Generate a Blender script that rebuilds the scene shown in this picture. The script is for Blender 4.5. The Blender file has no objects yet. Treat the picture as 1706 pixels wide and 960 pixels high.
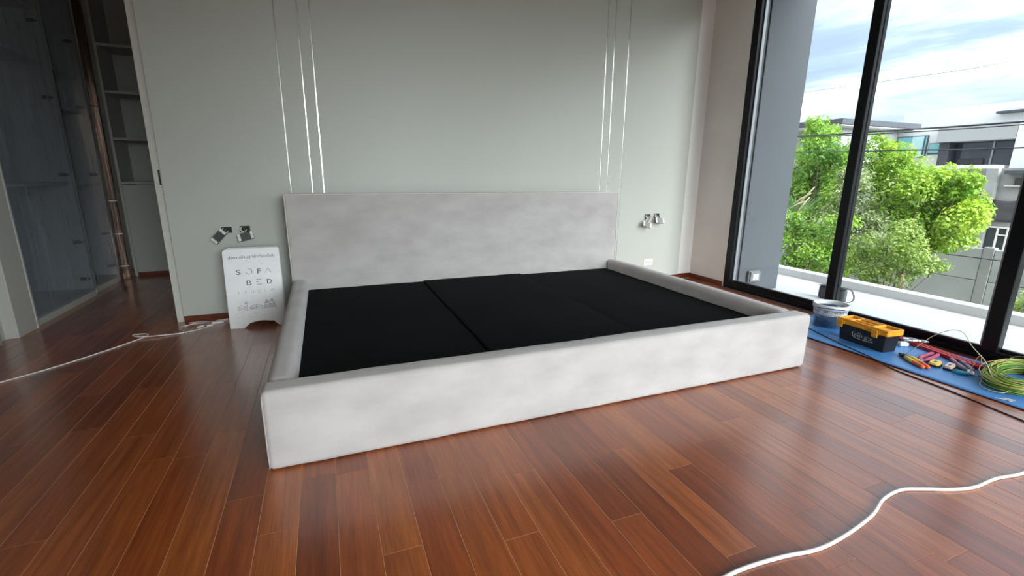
import bpy, math, random
from mathutils import Vector, Matrix, noise
R = math.radians
PI = math.pi
SC = bpy.context.scene
COL = SC.collection

# ------------------------------------------------------------------ camera
YAW, PITCH, ROLL, FPX, CAMH = 0.379382423, 0.236802192, -0.00827543810, 777.043, 1.15
_f = Vector((math.sin(YAW)*math.cos(PITCH), math.cos(YAW)*math.cos(PITCH), -math.sin(PITCH)))
_r = Vector((math.cos(YAW), -math.sin(YAW), 0.0))
_d = _f.cross(_r)
_cr, _sr = math.cos(ROLL), math.sin(ROLL)
_r, _d = _cr*_r + _sr*_d, -_sr*_r + _cr*_d
cam = bpy.data.objects.new('camera', bpy.data.cameras.new('camera'))
COL.objects.link(cam)
cam.matrix_world = Matrix(((_r.x, -_d.x, -_f.x, 0), (_r.y, -_d.y, -_f.y, 0), (_r.z, -_d.z, -_f.z, CAMH), (0, 0, 0, 1)))
cam.data.sensor_width = 36.0
cam.data.lens = FPX/1706*36.0
cam.data.clip_start = 0.05
cam.data.clip_end = 600
SC.camera = cam

# ------------------------------------------------------------------ sky, exposure
SC.view_settings.view_transform = 'Standard'
SC.view_settings.look = 'None'
SC.view_settings.gamma = 1.0
SC.view_settings.use_curve_mapping = False
SC.view_settings.exposure = 1.31
SKY_STRENGTH = 1.2

world = bpy.data.worlds.new('overcast_sky')
SC.world = world
world.use_nodes = True
def build_sky():
    nt = world.node_tree
    N, L = nt.nodes, nt.links
    N.clear()
    out = N.new('ShaderNodeOutputWorld')
    bg = N.new('ShaderNodeBackground'); bg.inputs['Strength'].default_value = SKY_STRENGTH
    tc = N.new('ShaderNodeTexCoord')
    sep = N.new('ShaderNodeSeparateXYZ'); L.new(tc.outputs['Generated'], sep.inputs[0])
    def math_(op, a, b=None, clamp=False):
        n = N.new('ShaderNodeMath'); n.operation = op; n.use_clamp = clamp
        for i, v in enumerate((a, b)):
            if v is None: continue
            if isinstance(v, (int, float)): n.inputs[i].default_value = v
            else: L.new(v, n.inputs[i])
        return n.outputs[0]
    z = math_('MAXIMUM', sep.outputs['Z'], 0.0)
    den = math_('ADD', z, 0.10)
    u = math_('DIVIDE', sep.outputs['X'], den)
    v = math_('DIVIDE', sep.outputs['Y'], den)
    cmb = N.new('ShaderNodeCombineXYZ'); L.new(u, cmb.inputs[0]); L.new(v, cmb.inputs[1])
    mp = N.new('ShaderNodeMapping'); L.new(cmb.outputs[0], mp.inputs[0])
    mp.inputs['Rotation'].default_value = (0, 0, R(SKY_ROT)); mp.inputs['Location'].default_value = SKY_OFF
    mp.inputs['Scale'].default_value = (0.50, 0.30, 1)
    n1 = N.new('ShaderNodeTexNoise'); L.new(mp.outputs[0], n1.inputs['Vector'])
    n1.inputs['Scale'].default_value = 1.6; n1.inputs['Detail'].default_value = 9; n1.inputs['Roughness'].default_value = 0.58
    n1.inputs['Distortion'].default_value = 0.5
    rp = N.new('ShaderNodeValToRGB'); L.new(n1.outputs['Fac'], rp.inputs[0])
    e = rp.color_ramp.elements
    e[0].position, e[0].color = 0.34, (0.215, 0.275, 0.365, 1)
    e[1].position, e[1].color = 0.66, (1.5, 1.5, 1.5, 1)
    for p, c in ((0.42, (0.25, 0.315, 0.41, 1)), (0.49, (0.36, 0.42, 0.49, 1)), (0.55, (0.52, 0.555, 0.59, 1))):
        k = e.new(p); k.color = c
    # pale band of haze towards the horizon
    hz = math_('SUBTRACT', 1.0, math_('MULTIPLY', z, 7.0), True)
    mix = N.new('ShaderNodeMix'); mix.data_type = 'RGBA'
    L.new(math_('MULTIPLY', hz, 0.7), mix.inputs['Factor'])
    L.new(rp.outputs['Color'], mix.inputs[6]); mix.inputs[7].default_value = (0.44, 0.46, 0.48, 1)
    L.new(mix.outputs[2], bg.inputs['Color'])
    L.new(bg.outputs[0], out.inputs['Surface'])
SKY_ROT, SKY_OFF = 28, (11.0, 3.0, 0.0)
build_sky()
# the sun behind the cloud deck: very soft, low behind the viewpoint, coming in through the rear window
sun = bpy.data.objects.new('sun', bpy.data.lights.new('sun', 'SUN'))
COL.objects.link(sun)
sun.data.energy = 5.2
sun.data.angle = R(60)
sun.data.color = (0.96, 0.985, 1.0)
_az, _el = R(-86), R(29)          # azimuth from +X towards -Y, elevation
sun.rotation_euler = Vector((math.cos(_az)*math.cos(_el), math.sin(_az)*math.cos(_el), math.sin(_el))).to_track_quat('Z', 'Y').to_euler()
SC.cycles.max_bounces = 12
SC.cycles.diffuse_bounces = 6
SC.cycles.transparent_max_bounces = 16
SC.cycles.sample_clamp_indirect = 6.0

# ------------------------------------------------------------------ materials
MATS = {}
def mat(name, color=(0.5, 0.5, 0.5), rough=0.6, metal=0.0, spec=0.5, var=0.0, vscale=8.0, vstretch=(1, 1, 1),
        bump=0.0, bscale=60.0, coat=0.0, sheen=0.0, col2=None, trans=0.0, alpha=1.0, detail=4.0):
    """principled material with procedural colour variation between color and col2 and fine bump"""
    m = bpy.data.materials.new(name); m.use_nodes = True
    nt = m.node_tree; N, L = nt.nodes, nt.links
    b = N['Principled BSDF']
    b.inputs['Roughness'].default_value = rough
    b.inputs['Metallic'].default_value = metal
    b.inputs['Specular IOR Level'].default_value = spec
    b.inputs['Coat Weight'].default_value = coat
    b.inputs['Sheen Weight'].default_value = sheen
    b.inputs['Transmission Weight'].default_value = trans
    b.inputs['Alpha'].default_value = alpha
    tc = N.new('ShaderNodeTexCoord')
    mp = N.new('ShaderNodeMapping'); L.new(tc.outputs['Object'], mp.inputs[0]); mp.inputs['Scale'].default_value = vstretch
    nz = N.new('ShaderNodeTexNoise'); L.new(mp.outputs[0], nz.inputs['Vector'])
    nz.inputs['Scale'].default_value = vscale; nz.inputs['Detail'].default_value = detail
    if col2 is None:
        col2 = tuple(c*(1-var) for c in color)
    rp = N.new('ShaderNodeValToRGB'); L.new(nz.outputs['Fac'], rp.inputs[0])
    rp.color_ramp.elements[0].position = 0.32; rp.color_ramp.elements[1].position = 0.68
    rp.color_ramp.elements[0].color = (*col2, 1); rp.color_ramp.elements[1].color = (*color, 1)
    L.new(rp.outputs['Color'], b.inputs['Base Color'])
    if bump > 0:
        n2 = N.new('ShaderNodeTexNoise'); L.new(tc.outputs['Object'], n2.inputs['Vector'])
        n2.inputs['Scale'].default_value = bscale; n2.inputs['Detail'].default_value = 3
        bp = N.new('ShaderNodeBump'); bp.inputs['Strength'].default_value = bump; bp.inputs['Distance'].default_value = 0.004
        L.new(n2.outputs['Fac'], bp.inputs['Height']); L.new(bp.outputs['Normal'], b.inputs['Normal'])
    MATS[name] = m
    return m

def glass_mat(name, tint=(0.96, 0.985, 0.98), ior=1.45, extra=0.0):
    m = bpy.data.materials.new(name); m.use_nodes = True
    nt = m.node_tree; N, L = nt.nodes, nt.links
    N.clear()
    out = N.new('ShaderNodeOutputMaterial'); mix = N.new('ShaderNodeMixShader')
    tr = N.new('ShaderNodeBsdfTransparent'); tr.inputs[0].default_value = (*tint, 1)
    gl = N.new('ShaderNodeBsdfGlossy'); gl.inputs['Roughness'].default_value = 0.01
    fr = N.new('ShaderNodeFresnel'); fr.inputs[0].default_value = ior
    ad = N.new('ShaderNodeMath'); ad.operation = 'ADD'; ad.use_clamp = True
    L.new(fr.outputs[0], ad.inputs[0]); ad.inputs[1].default_value = extra
    nz = N.new('ShaderNodeTexNoise'); nz.inputs['Scale'].default_value = 0.7
    tc = N.new('ShaderNodeTexCoord'); L.new(tc.outputs['Object'], nz.inputs['Vector'])
    bp = N.new('ShaderNodeBump'); bp.inputs['Strength'].default_value = 0.01; L.new(nz.outputs['Fac'], bp.inputs['Height'])
    L.new(bp.outputs[0], gl.inputs['Normal'])
    # only the outer faces of the thin pane reflect (the inner faces would act as a solid block of glass)
    ge = N.new('ShaderNodeNewGeometry')
    fb = N.new('ShaderNodeMath'); fb.operation = 'SUBTRACT'; fb.inputs[0].default_value = 1.0; L.new(ge.outputs['Backfacing'], fb.inputs[1])
    mu = N.new('ShaderNodeMath'); mu.operation = 'MULTIPLY'; L.new(ad.outputs[0], mu.inputs[0]); L.new(fb.outputs[0], mu.inputs[1])
    L.new(mu.outputs[0], mix.inputs[0]); L.new(tr.outputs[0], mix.inputs[1]); L.new(gl.outputs[0], mix.inputs[2])
    L.new(mix.outputs[0], out.inputs[0])
    MATS[name] = m
    return m

def film_mat(name):
    """thin protective plastic: mostly clear, milky in places, glossy wrinkles"""
    m = bpy.data.materials.new(name); m.use_nodes = True
    nt = m.node_tree; N, L = nt.nodes, nt.links
    N.clear()
    out = N.new('ShaderNodeOutputMaterial')
    tc = N.new('ShaderNodeTexCoord')
    mp = N.new('ShaderNodeMapping'); mp.inputs['Scale'].default_value = (6, 6, 1.1); L.new(tc.outputs['Object'], mp.inputs[0])
    nz = N.new('ShaderNodeTexNoise'); nz.inputs['Scale'].default_value = 2.2; nz.inputs['Detail'].default_value = 5
    L.new(mp.outputs[0], nz.inputs['Vector'])
    bp = N.new('ShaderNodeBump'); bp.inputs['Strength'].default_value = 0.6; bp.inputs['Distance'].default_value = 0.03
    L.new(nz.outputs['Fac'], bp.inputs['Height'])
    tr = N.new('ShaderNodeBsdfTransparent'); tr.inputs[0].default_value = (0.80, 0.84, 0.90, 1)
    df = N.new('ShaderNodeBsdfDiffuse'); df.inputs[0].default_value = (0.46, 0.52, 0.60, 1); L.new(bp.outputs[0], df.inputs['Normal'])
    gl = N.new('ShaderNodeBsdfGlossy'); gl.inputs['Roughness'].default_value = 0.09; L.new(bp.outputs[0], gl.inputs['Normal'])
    m1 = N.new('ShaderNodeMixShader'); m2 = N.new('ShaderNodeMixShader')
    mr = N.new('ShaderNodeMapRange'); L.new(nz.outputs['Fac'], mr.inputs[0])
    mr.inputs[3].default_value = 0.20; mr.inputs[4].default_value = 0.5
    L.new(mr.outputs[0], m1.inputs[0]); L.new(tr.outputs[0], m1.inputs[1]); L.new(df.outputs[0], m1.inputs[2])
    m2.inputs[0].default_value = 0.12
    L.new(m1.outputs[0], m2.inputs[1]); L.new(gl.outputs[0], m2.inputs[2])
    L.new(m2.outputs[0], out.inputs[0])
    MATS[name] = m
    return m

def plank_mat():
    m = bpy.data.materials.new('merbau_plank'); m.use_nodes = True
    nt = m.node_tree; N, L = nt.nodes, nt.links
    b = N['Principled BSDF']
    b.inputs['Roughness'].default_value = 0.33
    b.inputs['Specular IOR Level'].default_value = 0.35
    b.inputs['Coat Weight'].default_value = 1.0; b.inputs['Coat Roughness'].default_value = 0.22; b.inputs['Coat IOR'].default_value = 1.6
    oi = N.new('ShaderNodeObjectInfo'); tc = N.new('ShaderNodeTexCoord')
    off = N.new('ShaderNodeVectorMath'); off.operation = 'SCALE'; L.new(oi.outputs['Location'], off.inputs[0]); off.inputs['Scale'].default_value = 3.7
    add = N.new('ShaderNodeVectorMath'); L.new(tc.outputs['Object'], add.inputs[0]); L.new(off.outputs[0], add.inputs[1])
    mp = N.new('ShaderNodeMapping'); mp.inputs['Scale'].default_value = (34, 1.6, 34); L.new(add.outputs[0], mp.inputs[0])
    n1 = N.new('ShaderNodeTexNoise'); n1.inputs['Scale'].default_value = 1.0; n1.inputs['Detail'].default_value = 5; n1.inputs['Distortion'].default_value = 0.6
    L.new(mp.outputs[0], n1.inputs['Vector'])
    mp2 = N.new('ShaderNodeMapping'); mp2.inputs['Scale'].default_value = (230, 9, 230); L.new(add.outputs[0], mp2.inputs[0])
    n2 = N.new('ShaderNodeTexNoise'); n2.inputs['Scale'].default_value = 1.0; n2.inputs['Detail'].default_value = 3
    L.new(mp2.outputs[0], n2.inputs['Vector'])
    rp = N.new('ShaderNodeValToRGB'); L.new(oi.outputs['Random'], rp.inputs[0])
    e = rp.color_ramp.elements
    e[0].position, e[0].color = 0.0, (0.23, 0.048, 0.008, 1)
    e[1].position, e[1].color = 1.0, (0.43, 0.118, 0.022, 1)
    for p, c in ((0.2, (0.30, 0.063, 0.010, 1)), (0.5, (0.355, 0.082, 0.013, 1)), (0.75, (0.39, 0.100, 0.017, 1))):
        k = e.new(p); k.color = c
    r2 = N.new('ShaderNodeValToRGB'); L.new(n1.outputs['Fac'], r2.inputs[0])
    r2.color_ramp.elements[0].position = 0.3; r2.color_ramp.elements[0].color = (0.62, 0.55, 0.5, 1)
    r2.color_ramp.elements[1].position = 0.72; r2.color_ramp.elements[1].color = (1.18, 1.2, 1.22, 1)
    m1 = N.new('ShaderNodeMix'); m1.data_type = 'RGBA'; m1.blend_type = 'MULTIPLY'; m1.inputs['Factor'].default_value = 1
    L.new(rp.outputs[0], m1.inputs[6]); L.new(r2.outputs[0], m1.inputs[7])
    r3 = N.new('ShaderNodeValToRGB'); L.new(n2.outputs['Fac'], r3.inputs[0])
    r3.color_ramp.elements[0].position = 0.35; r3.color_ramp.elements[0].color = (0.82, 0.8, 0.78, 1)
    r3.color_ramp.elements[1].position = 0.6; r3.color_ramp.elements[1].color = (1.05, 1.05, 1.05, 1)
    m2 = N.new('ShaderNodeMix'); m2.data_type = 'RGBA'; m2.blend_type = 'MULTIPLY'; m2.inputs['Factor'].default_value = 1
    L.new(m1.outputs[2], m2.inputs[6]); L.new(r3.outputs[0], m2.inputs[7])
    L.new(m2.outputs[2], b.inputs['Base Color'])
    bp = N.new('ShaderNodeBump'); bp.inputs['Strength'].default_value = 0.06; bp.inputs['Distance'].default_value = 0.002
    L.new(n1.outputs['Fac'], bp.inputs['Height']); L.new(bp.outputs[0], b.inputs['Normal'])
    MATS['plank'] = m

def leaf_mat(name, c_dark, c_light, glow=0.45):
    m = bpy.data.materials.new(name); m.use_nodes = True
    nt = m.node_tree; N, L = nt.nodes, nt.links
    N.clear()
    out = N.new('ShaderNodeOutputMaterial')
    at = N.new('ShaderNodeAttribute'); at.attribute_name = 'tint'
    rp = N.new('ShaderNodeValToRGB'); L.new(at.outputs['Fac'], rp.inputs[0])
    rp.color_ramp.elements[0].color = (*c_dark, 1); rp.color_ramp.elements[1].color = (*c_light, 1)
    df = N.new('ShaderNodeBsdfDiffuse'); tl = N.new('ShaderNodeBsdfTranslucent'); gl = N.new('ShaderNodeBsdfGlossy')
    gl.inputs['Roughness'].default_value = 0.45
    L.new(rp.outputs[0], df.inputs[0]); L.new(rp.outputs[0], tl.inputs[0])
    m1 = N.new('ShaderNodeMixShader'); m1.inputs[0].default_value = glow
    L.new(df.outputs[0], m1.inputs[1]); L.new(tl.outputs[0], m1.inputs[2])
    m2 = N.new('ShaderNodeMixShader'); m2.inputs[0].default_value = 0.04
    L.new(m1.outputs[0], m2.inputs[1]); L.new(gl.outputs[0], m2.inputs[2])
    L.new(m2.outputs[0], out.inputs[0])
    MATS[name] = m

mat('panel_paint', (0.50, 0.515, 0.475), 0.42, var=0.03, vscale=1.2, spec=0.35)
mat('white_paint', (0.88, 0.885, 0.87), 0.6, var=0.04, vscale=2.5, bump=0.05, bscale=30)
mat('plaster', (0.88, 0.845, 0.81), 0.8, var=0.09, vscale=2.0, bump=0.12, bscale=18)
mat('ceiling_paint', (0.55, 0.55, 0.54), 0.8, var=0.03)
mat('trim_paint', (0.60, 0.60, 0.55), 0.4, var=0.03)
mat('steel_strip', (0.75, 0.74, 0.72), 0.22, metal=1.0, var=0.05)
mat('dark_red_wood', (0.16, 0.035, 0.014), 0.35, var=0.35, vscale=6, vstretch=(1, 1, 12))
mat('subfloor', (0.64, 0.36, 0.19), 0.7, var=0.15)  # pale so the plank gaps imitate bright highlights on the bevels
plank_mat()
mat('velvet', (0.52, 0.495, 0.486), 0.85, col2=(0.43, 0.405, 0.398), vscale=4.5, vstretch=(1, 1, 1.9), detail=7, bump=0.16, bscale=420, sheen=0.25, spec=0.2)
mat('piping', (0.72, 0.68, 0.66), 0.8, var=0.08, bump=0.1, bscale=300, spec=0.2)
mat('black_fabric', (0.0052, 0.006, 0.0075), 0.92, col2=(0.003, 0.0036, 0.0042), vscale=2.2, bump=0.2, bscale=380, spec=0.12)
mat('black_metal', (0.006, 0.007, 0.009), 0.3, var=0.2, spec=0.22)
mat('gasket', (0.26, 0.28, 0.29), 0.35, metal=0.4, var=0.1)
mat('floor_shade', (0.075, 0.03, 0.02), 0.45, var=0.3, vscale=5, vstretch=(8, 1, 8))
glass_mat('window_glass')
mat('grey_render', (0.062, 0.069, 0.08), 0.75, var=0.06, vscale=1.5, bump=0.06, bscale=40)
mat('balcony_tile', (0.50, 0.50, 0.515), 0.5, var=0.03, vscale=1.3)
mat('parapet_paint', (0.66, 0.66, 0.65), 0.6, var=0.04, vscale=2)
mat('white_plastic', (0.80, 0.80, 0.78), 0.35, var=0.02)
mat('cable_white', (0.83, 0.81, 0.78), 0.4, var=0.04)
mat('dark_plastic', (0.02, 0.02, 0.022), 0.45, var=0.2)
mat('grey_mid', (0.36, 0.33, 0.335), 0.5, var=0.2, vscale=40)
mat('socket_grey', (0.15, 0.155, 0.165), 0.5, var=0.05)
mat('grey_plastic', (0.10, 0.11, 0.11), 0.5, var=0.25, vscale=40)
mat('box_cavity', (0.035, 0.034, 0.03), 0.8, var=0.3)
mat('tool_steel', (0.62, 0.62, 0.62), 0.28, metal=0.9, var=0.25, vscale=50)
mat('board_white', (0.90, 0.915, 0.925), 0.45, var=0.05, vscale=14)
mat('ink_dark', (0.075, 0.085, 0.09), 0.6, var=0.1)
mat('ink_faded', (0.56, 0.59, 0.60), 0.6, var=0.1)
mat('scuff', (0.42, 0.43, 0.43), 0.7, var=0.2)
mat('blue_sheet', (0.085, 0.27, 0.62), 0.42, col2=(0.055, 0.21, 0.52), vscale=4, bump=0.15, bscale=14)
mat('sheet_edge', (0.015, 0.02, 0.07), 0.6, var=0.1)
mat('toolbox_black', (0.010, 0.011, 0.013), 0.4, var=0.15, bump=0.06, bscale=250)
mat('toolbox_yellow', (0.85, 0.40, 0.022), 0.38, col2=(0.78, 0.34, 0.015), vscale=6)
mat('tray_shade', (0.20, 0.10, 0.02), 0.5, var=0.2)
mat('print_white', (0.62, 0.64, 0.65), 0.5, var=0.1)
mat('bucket_clear', (0.16, 0.30, 0.50), 0.3, var=0.15, alpha=0.34)
mat('bucket_white', (0.76, 0.78, 0.79), 0.35, var=0.06)
mat('scrap_mix', (0.22, 0.30, 0.34), 0.6, col2=(0.03, 0.06, 0.10), vscale=90)
mat('red_metal', (0.55, 0.018, 0.03), 0.35, var=0.15)
mat('red_metal_pale', (0.72, 0.08, 0.09), 0.35, var=0.1)
mat('grip_yellow', (0.86, 0.62, 0.09), 0.4, var=0.06)
mat('grip_orange', (0.88, 0.16, 0.055), 0.4, var=0.08)
mat('grip_pink', (0.50, 0.08, 0.15), 0.4, var=0.15)
mat('grip_purple', (0.24, 0.17, 0.28), 0.35, var=0.2)
mat('grip_cream', (0.78, 0.58, 0.47), 0.45, var=0.08)
mat('grip_teal', (0.02, 0.28, 0.36), 0.4, var=0.1)
mat('wire_green', (0.10, 0.27, 0.03), 0.42, var=0.25, vscale=30)
mat('wire_lime', (0.36, 0.47, 0.05), 0.42, var=0.15, vscale=30)
mat('wire_pale', (0.62, 0.64, 0.36), 0.42, var=0.1)
mat('wire_orange', (0.70, 0.38, 0.16), 0.42, var=0.1)
mat('bag_grey', (0.075, 0.08, 0.088), 0.8, var=0.25, vscale=30, bump=0.2, bscale=200)
mat('closet_white', (0.42, 0.43, 0.41), 0.5, var=0.04)
mat('closet_dark', (0.030, 0.030, 0.026), 0.6, var=0.15)
mat('bronze', (0.34, 0.25, 0.20), 0.2, metal=1.0, var=0.03)
film_mat('plastic_film')
# outdoors
mat('bark', (0.16, 0.12, 0.075), 0.9, var=0.4, vscale=12, bump=0.4, bscale=30)
mat('dry_branch', (0.62, 0.55, 0.36), 0.8, var=0.25, vscale=20)
leaf_mat('leaf_lime', (0.12, 0.29, 0.02), (0.55, 0.70, 0.085))
leaf_mat('leaf_green', (0.09, 0.25, 0.026), (0.45, 0.66, 0.095))
leaf_mat('leaf_grey', (0.14, 0.19, 0.075), (0.46, 0.54, 0.25))
leaf_mat('leaf_mixed', (0.13, 0.23, 0.045), (0.48, 0.60, 0.15))
leaf_mat('palm_leaf', (0.13, 0.28, 0.10), (0.30, 0.48, 0.20), 0.3)
mat('house_white', (0.68, 0.69, 0.71), 0.7, var=0.04, vscale=0.6)
mat('house_grey', (0.36, 0.365, 0.385), 0.7, var=0.05, vscale=0.6)
mat('house_dark', (0.055, 0.052, 0.066), 0.6, var=0.15, vscale=0.8)
mat('roof_dark', (0.062, 0.068, 0.085), 0.6, var=0.15)
mat('teal_glass', (0.22, 0.52, 0.55), 0.12, col2=(0.16, 0.42, 0.46), vscale=0.9)
mat('teal_blind', (0.48, 0.74, 0.76), 0.3, var=0.05)
mat('dark_glass', (0.045, 0.055, 0.075), 0.08, var=0.4, vscale=0.8)
mat('concrete', (0.30, 0.295, 0.295), 0.9, col2=(0.20, 0.20, 0.205), vscale=0.9, bump=0.2, bscale=8, detail=8)
mat('concrete_pale', (0.335, 0.34, 0.34), 0.9, col2=(0.235, 0.245, 0.245), vscale=0.8, bump=0.2, bscale=8, detail=8)
mat('shade_net', (0.075, 0.07, 0.08), 0.85, var=0.3, vscale=1.2)
mat('pale_timber', (0.62, 0.60, 0.57), 0.8, var=0.1)
mat('earth', (0.23, 0.24, 0.16), 0.95, var=0.4, vscale=0.4)
mat('utility_wire', (0.03, 0.035, 0.045), 0.6, var=0.1)

# ------------------------------------------------------------------ mesh helpers
class MB:
    """collects simple shapes (in world metres) and links them as ONE mesh object"""
    def __init__(s, xf=None):
        s.v, s.f, s.m = [], [], []
        s.xf = xf
    def add(s, vs, fs, m=0):
        o = len(s.v)
        for p in vs:
            p = Vector(p)
            s.v.append(s.xf @ p if s.xf is not None else p)
        for f in fs:
            s.f.append(tuple(o+i for i in f)); s.m.append(m)
        return s
    def box(s, x0, x1, y0, y1, z0, z1, m=0, bev=0.0):
        if bev <= 0:
            vs = [(x, y, z) for z in (z0, z1) for y in (y0, y1) for x in (x0, x1)]
            return s.add(vs, [(0, 2, 3, 1), (4, 5, 7, 6), (0, 1, 5, 4), (2, 6, 7, 3), (0, 4, 6, 2), (1, 3, 7, 5)], m)
        lo, hi = (x0, y0, z0), (x1, y1, z1)
        idx, vs = {}, []
        for sx in (0, 1):
            for sy in (0, 1):
                for sz in (0, 1):
                    sg = (sx, sy, sz)
                    for a in range(3):
                        p = []
                        for k in range(3):
                            e = hi[k] if sg[k] else lo[k]
                            if k != a: e += -bev if sg[k] else bev
                            p.append(e)
                        idx[(sg, a)] = len(vs); vs.append(p)
        fs = []
        def q(keys):
            ids = [idx[k] for k in keys]
            c = sum((Vector(vs[i]) for i in ids), Vector())/len(ids)
            n = (Vector(vs[ids[1]])-Vector(vs[ids[0]])).cross(Vector(vs[ids[2]])-Vector(vs[ids[0]]))
            mid = Vector(((x0+x1)/2, (y0+y1)/2, (z0+z1)/2))
            fs.append(tuple(ids) if n.dot(c-mid) > 0 else tuple(reversed(ids)))
        for a in range(3):
            b, c = (a+1) % 3, (a+2) % 3
            for sa in (0, 1):
                def k(sb, sc):
                    g = [0, 0, 0]; g[a], g[b], g[c] = sa, sb, sc
                    return (tuple(g), a)
                q([k(0, 0), k(1, 0), k(1, 1), k(0, 1)])
            for sb in (0, 1):
                for sc in (0, 1):
                    g0, g1 = [0, 0, 0], [0, 0, 0]
                    g0[a], g0[b], g0[c] = 0, sb, sc
                    g1[a], g1[b], g1[c] = 1, sb, sc
                    q([(tuple(g0), b), (tuple(g1), b), (tuple(g1), c), (tuple(g0), c)])
        for sx in (0, 1):
            for sy in (0, 1):
                for sz in (0, 1):
                    q([((sx, sy, sz), 0), ((sx, sy, sz), 1), ((sx, sy, sz), 2)])
        return s.add(vs, fs, m)
    def tube(s, pts, r, n=6, closed=False, m=0):
        P = [Vector(p) for p in pts]
        rs = r if isinstance(r, (list, tuple)) else [r]*len(P)
        K = len(P)
        nrm = None
        vs, fs = [], []
        for i, p in enumerate(P):
            a = P[(i-1) % K] if (closed or i > 0) else P[i]
            b = P[(i+1) % K] if (closed or i < K-1) else P[i]
            t = (b-a)
            t = t.normalized() if t.length > 1e-9 else Vector((0, 0, 1))
            if nrm is None:
                nrm = t.orthogonal().normalized()
            nrm = (nrm - t*nrm.dot(t))
            nrm = nrm.normalized() if nrm.length > 1e-6 else t.orthogonal().normalized()
            bn = t.cross(nrm)
            for k in range(n):
                an = 2*PI*k/n
                vs.append(p + (nrm*math.cos(an)+bn*math.sin(an))*rs[i])
        for i in range(K if closed else K-1):
            j = (i+1) % K
            for k in range(n):
                l = (k+1) % n
                fs.append((i*n+k, i*n+l, j*n+l, j*n+k))
        if not closed:
            fs.append(tuple(reversed(range(n)))); fs.append(tuple((K-1)*n+k for k in range(n)))
        return s.add(vs, fs, m)
    def lathe(s, prof, c=(0, 0, 0), n=24, m=0, cap=True):
        vs, fs = [], []
        for (r, z) in prof:
            for k in range(n):
                a = 2*PI*k/n
                vs.append((c[0]+r*math.cos(a), c[1]+r*math.sin(a), c[2]+z))
        for i in range(len(prof)-1):
            for k in range(n):
                l = (k+1) % n
                fs.append((i*n+k, i*n+l, (i+1)*n+l, (i+1)*n+k))
        if cap:
            fs.append(tuple(reversed(range(n)))); fs.append(tuple((len(prof)-1)*n+k for k in range(n)))
        return s.add(vs, fs, m)
    def prism(s, poly, fn, d0, d1, m=0):
        """extrude a 2-D outline; fn(u, v, depth) gives the point"""
        n = len(poly)
        vs = [fn(u, v, d0) for u, v in poly] + [fn(u, v, d1) for u, v in poly]
        fs = [tuple(range(n)), tuple(reversed(range(n, 2*n)))]
        for i in range(n):
            j = (i+1) % n
            fs.append((j, i, n+i, n+j))
        return s.add(vs, fs, m)
    def build(s, name, mats, parent=None, smooth=False, fixn=False):
        me = bpy.data.meshes.new(name)
        if parent is not None:
            o0 = ORIGIN[parent.name]
        else:
            xs = [p.x for p in s.v]; ys = [p.y for p in s.v]; zs = [p.z for p in s.v]
            o0 = Vector(((min(xs)+max(xs))/2, (min(ys)+max(ys))/2, min(zs)))
        # each part keeps its own origin near its middle so textures stay local
        xs = [p.x for p in s.v]; ys = [p.y for p in s.v]; zs = [p.z for p in s.v]
        own = Vector(((min(xs)+max(xs))/2, (min(ys)+max(ys))/2, min(zs)))
        me.from_pydata([tuple(p-own) for p in s.v], [], s.f)
        if not isinstance(mats, (list, tuple)): mats = [mats]
        for mm in mats: me.materials.append(MATS[mm])
        if len(mats) > 1: me.polygons.foreach_set('material_index', s.m)
        if smooth: me.polygons.foreach_set('use_smooth', [True]*len(me.polygons))
        if fixn:
            import bmesh
            bm = bmesh.new(); bm.from_mesh(me); bmesh.ops.recalc_face_normals(bm, faces=bm.faces); bm.to_mesh(me); bm.free()
        me.update()
        o = bpy.data.objects.new(name, me)
        COL.objects.link(o)
        if parent is not None:
            o.parent = parent; o.location = own-o0
        else:
            o.location = own
        ORIGIN[o.name] = own
        return o
ORIGIN = {}
def tag(o, label=None, cat=None, group=None, kind=None):
    if label: o['label'] = label
    if cat: o['category'] = cat
    if group: o['group'] = group
    if kind: o['kind'] = kind
    return o
def thing(name, loc, label, cat, group=None, kind=None):
    o = bpy.data.objects.new(name, None)
    o.empty_display_size = 0.1
    COL.objects.link(o); o.location = loc
    ORIGIN[o.name] = Vector(loc)
    return tag(o, label, cat, group, kind)
def struct(o): o['kind'] = 'structure'; return o

def spline(pts, per=6, closed=False):
    P = [Vector(p) for p in pts]; K = len(P); out = []
    rng = range(K) if closed else range(K-1)
    for i in rng:
        p0 = P[(i-1) % K] if closed or i > 0 else P[0]*2-P[1]
        p1, p2 = P[i], P[(i+1) % K]
        p3 = P[(i+2) % K] if closed or i+2 < K else P[-1]*2-P[-2]
        for k in range(per):
            t = k/per
            out.append(0.5*((2*p1)+(p2-p0)*t+(2*p0-5*p1+4*p2-p3)*t*t+(-p0+3*p1-3*p2+p3)*t**3))
    if not closed: out.append(P[-1])
    return out

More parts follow.
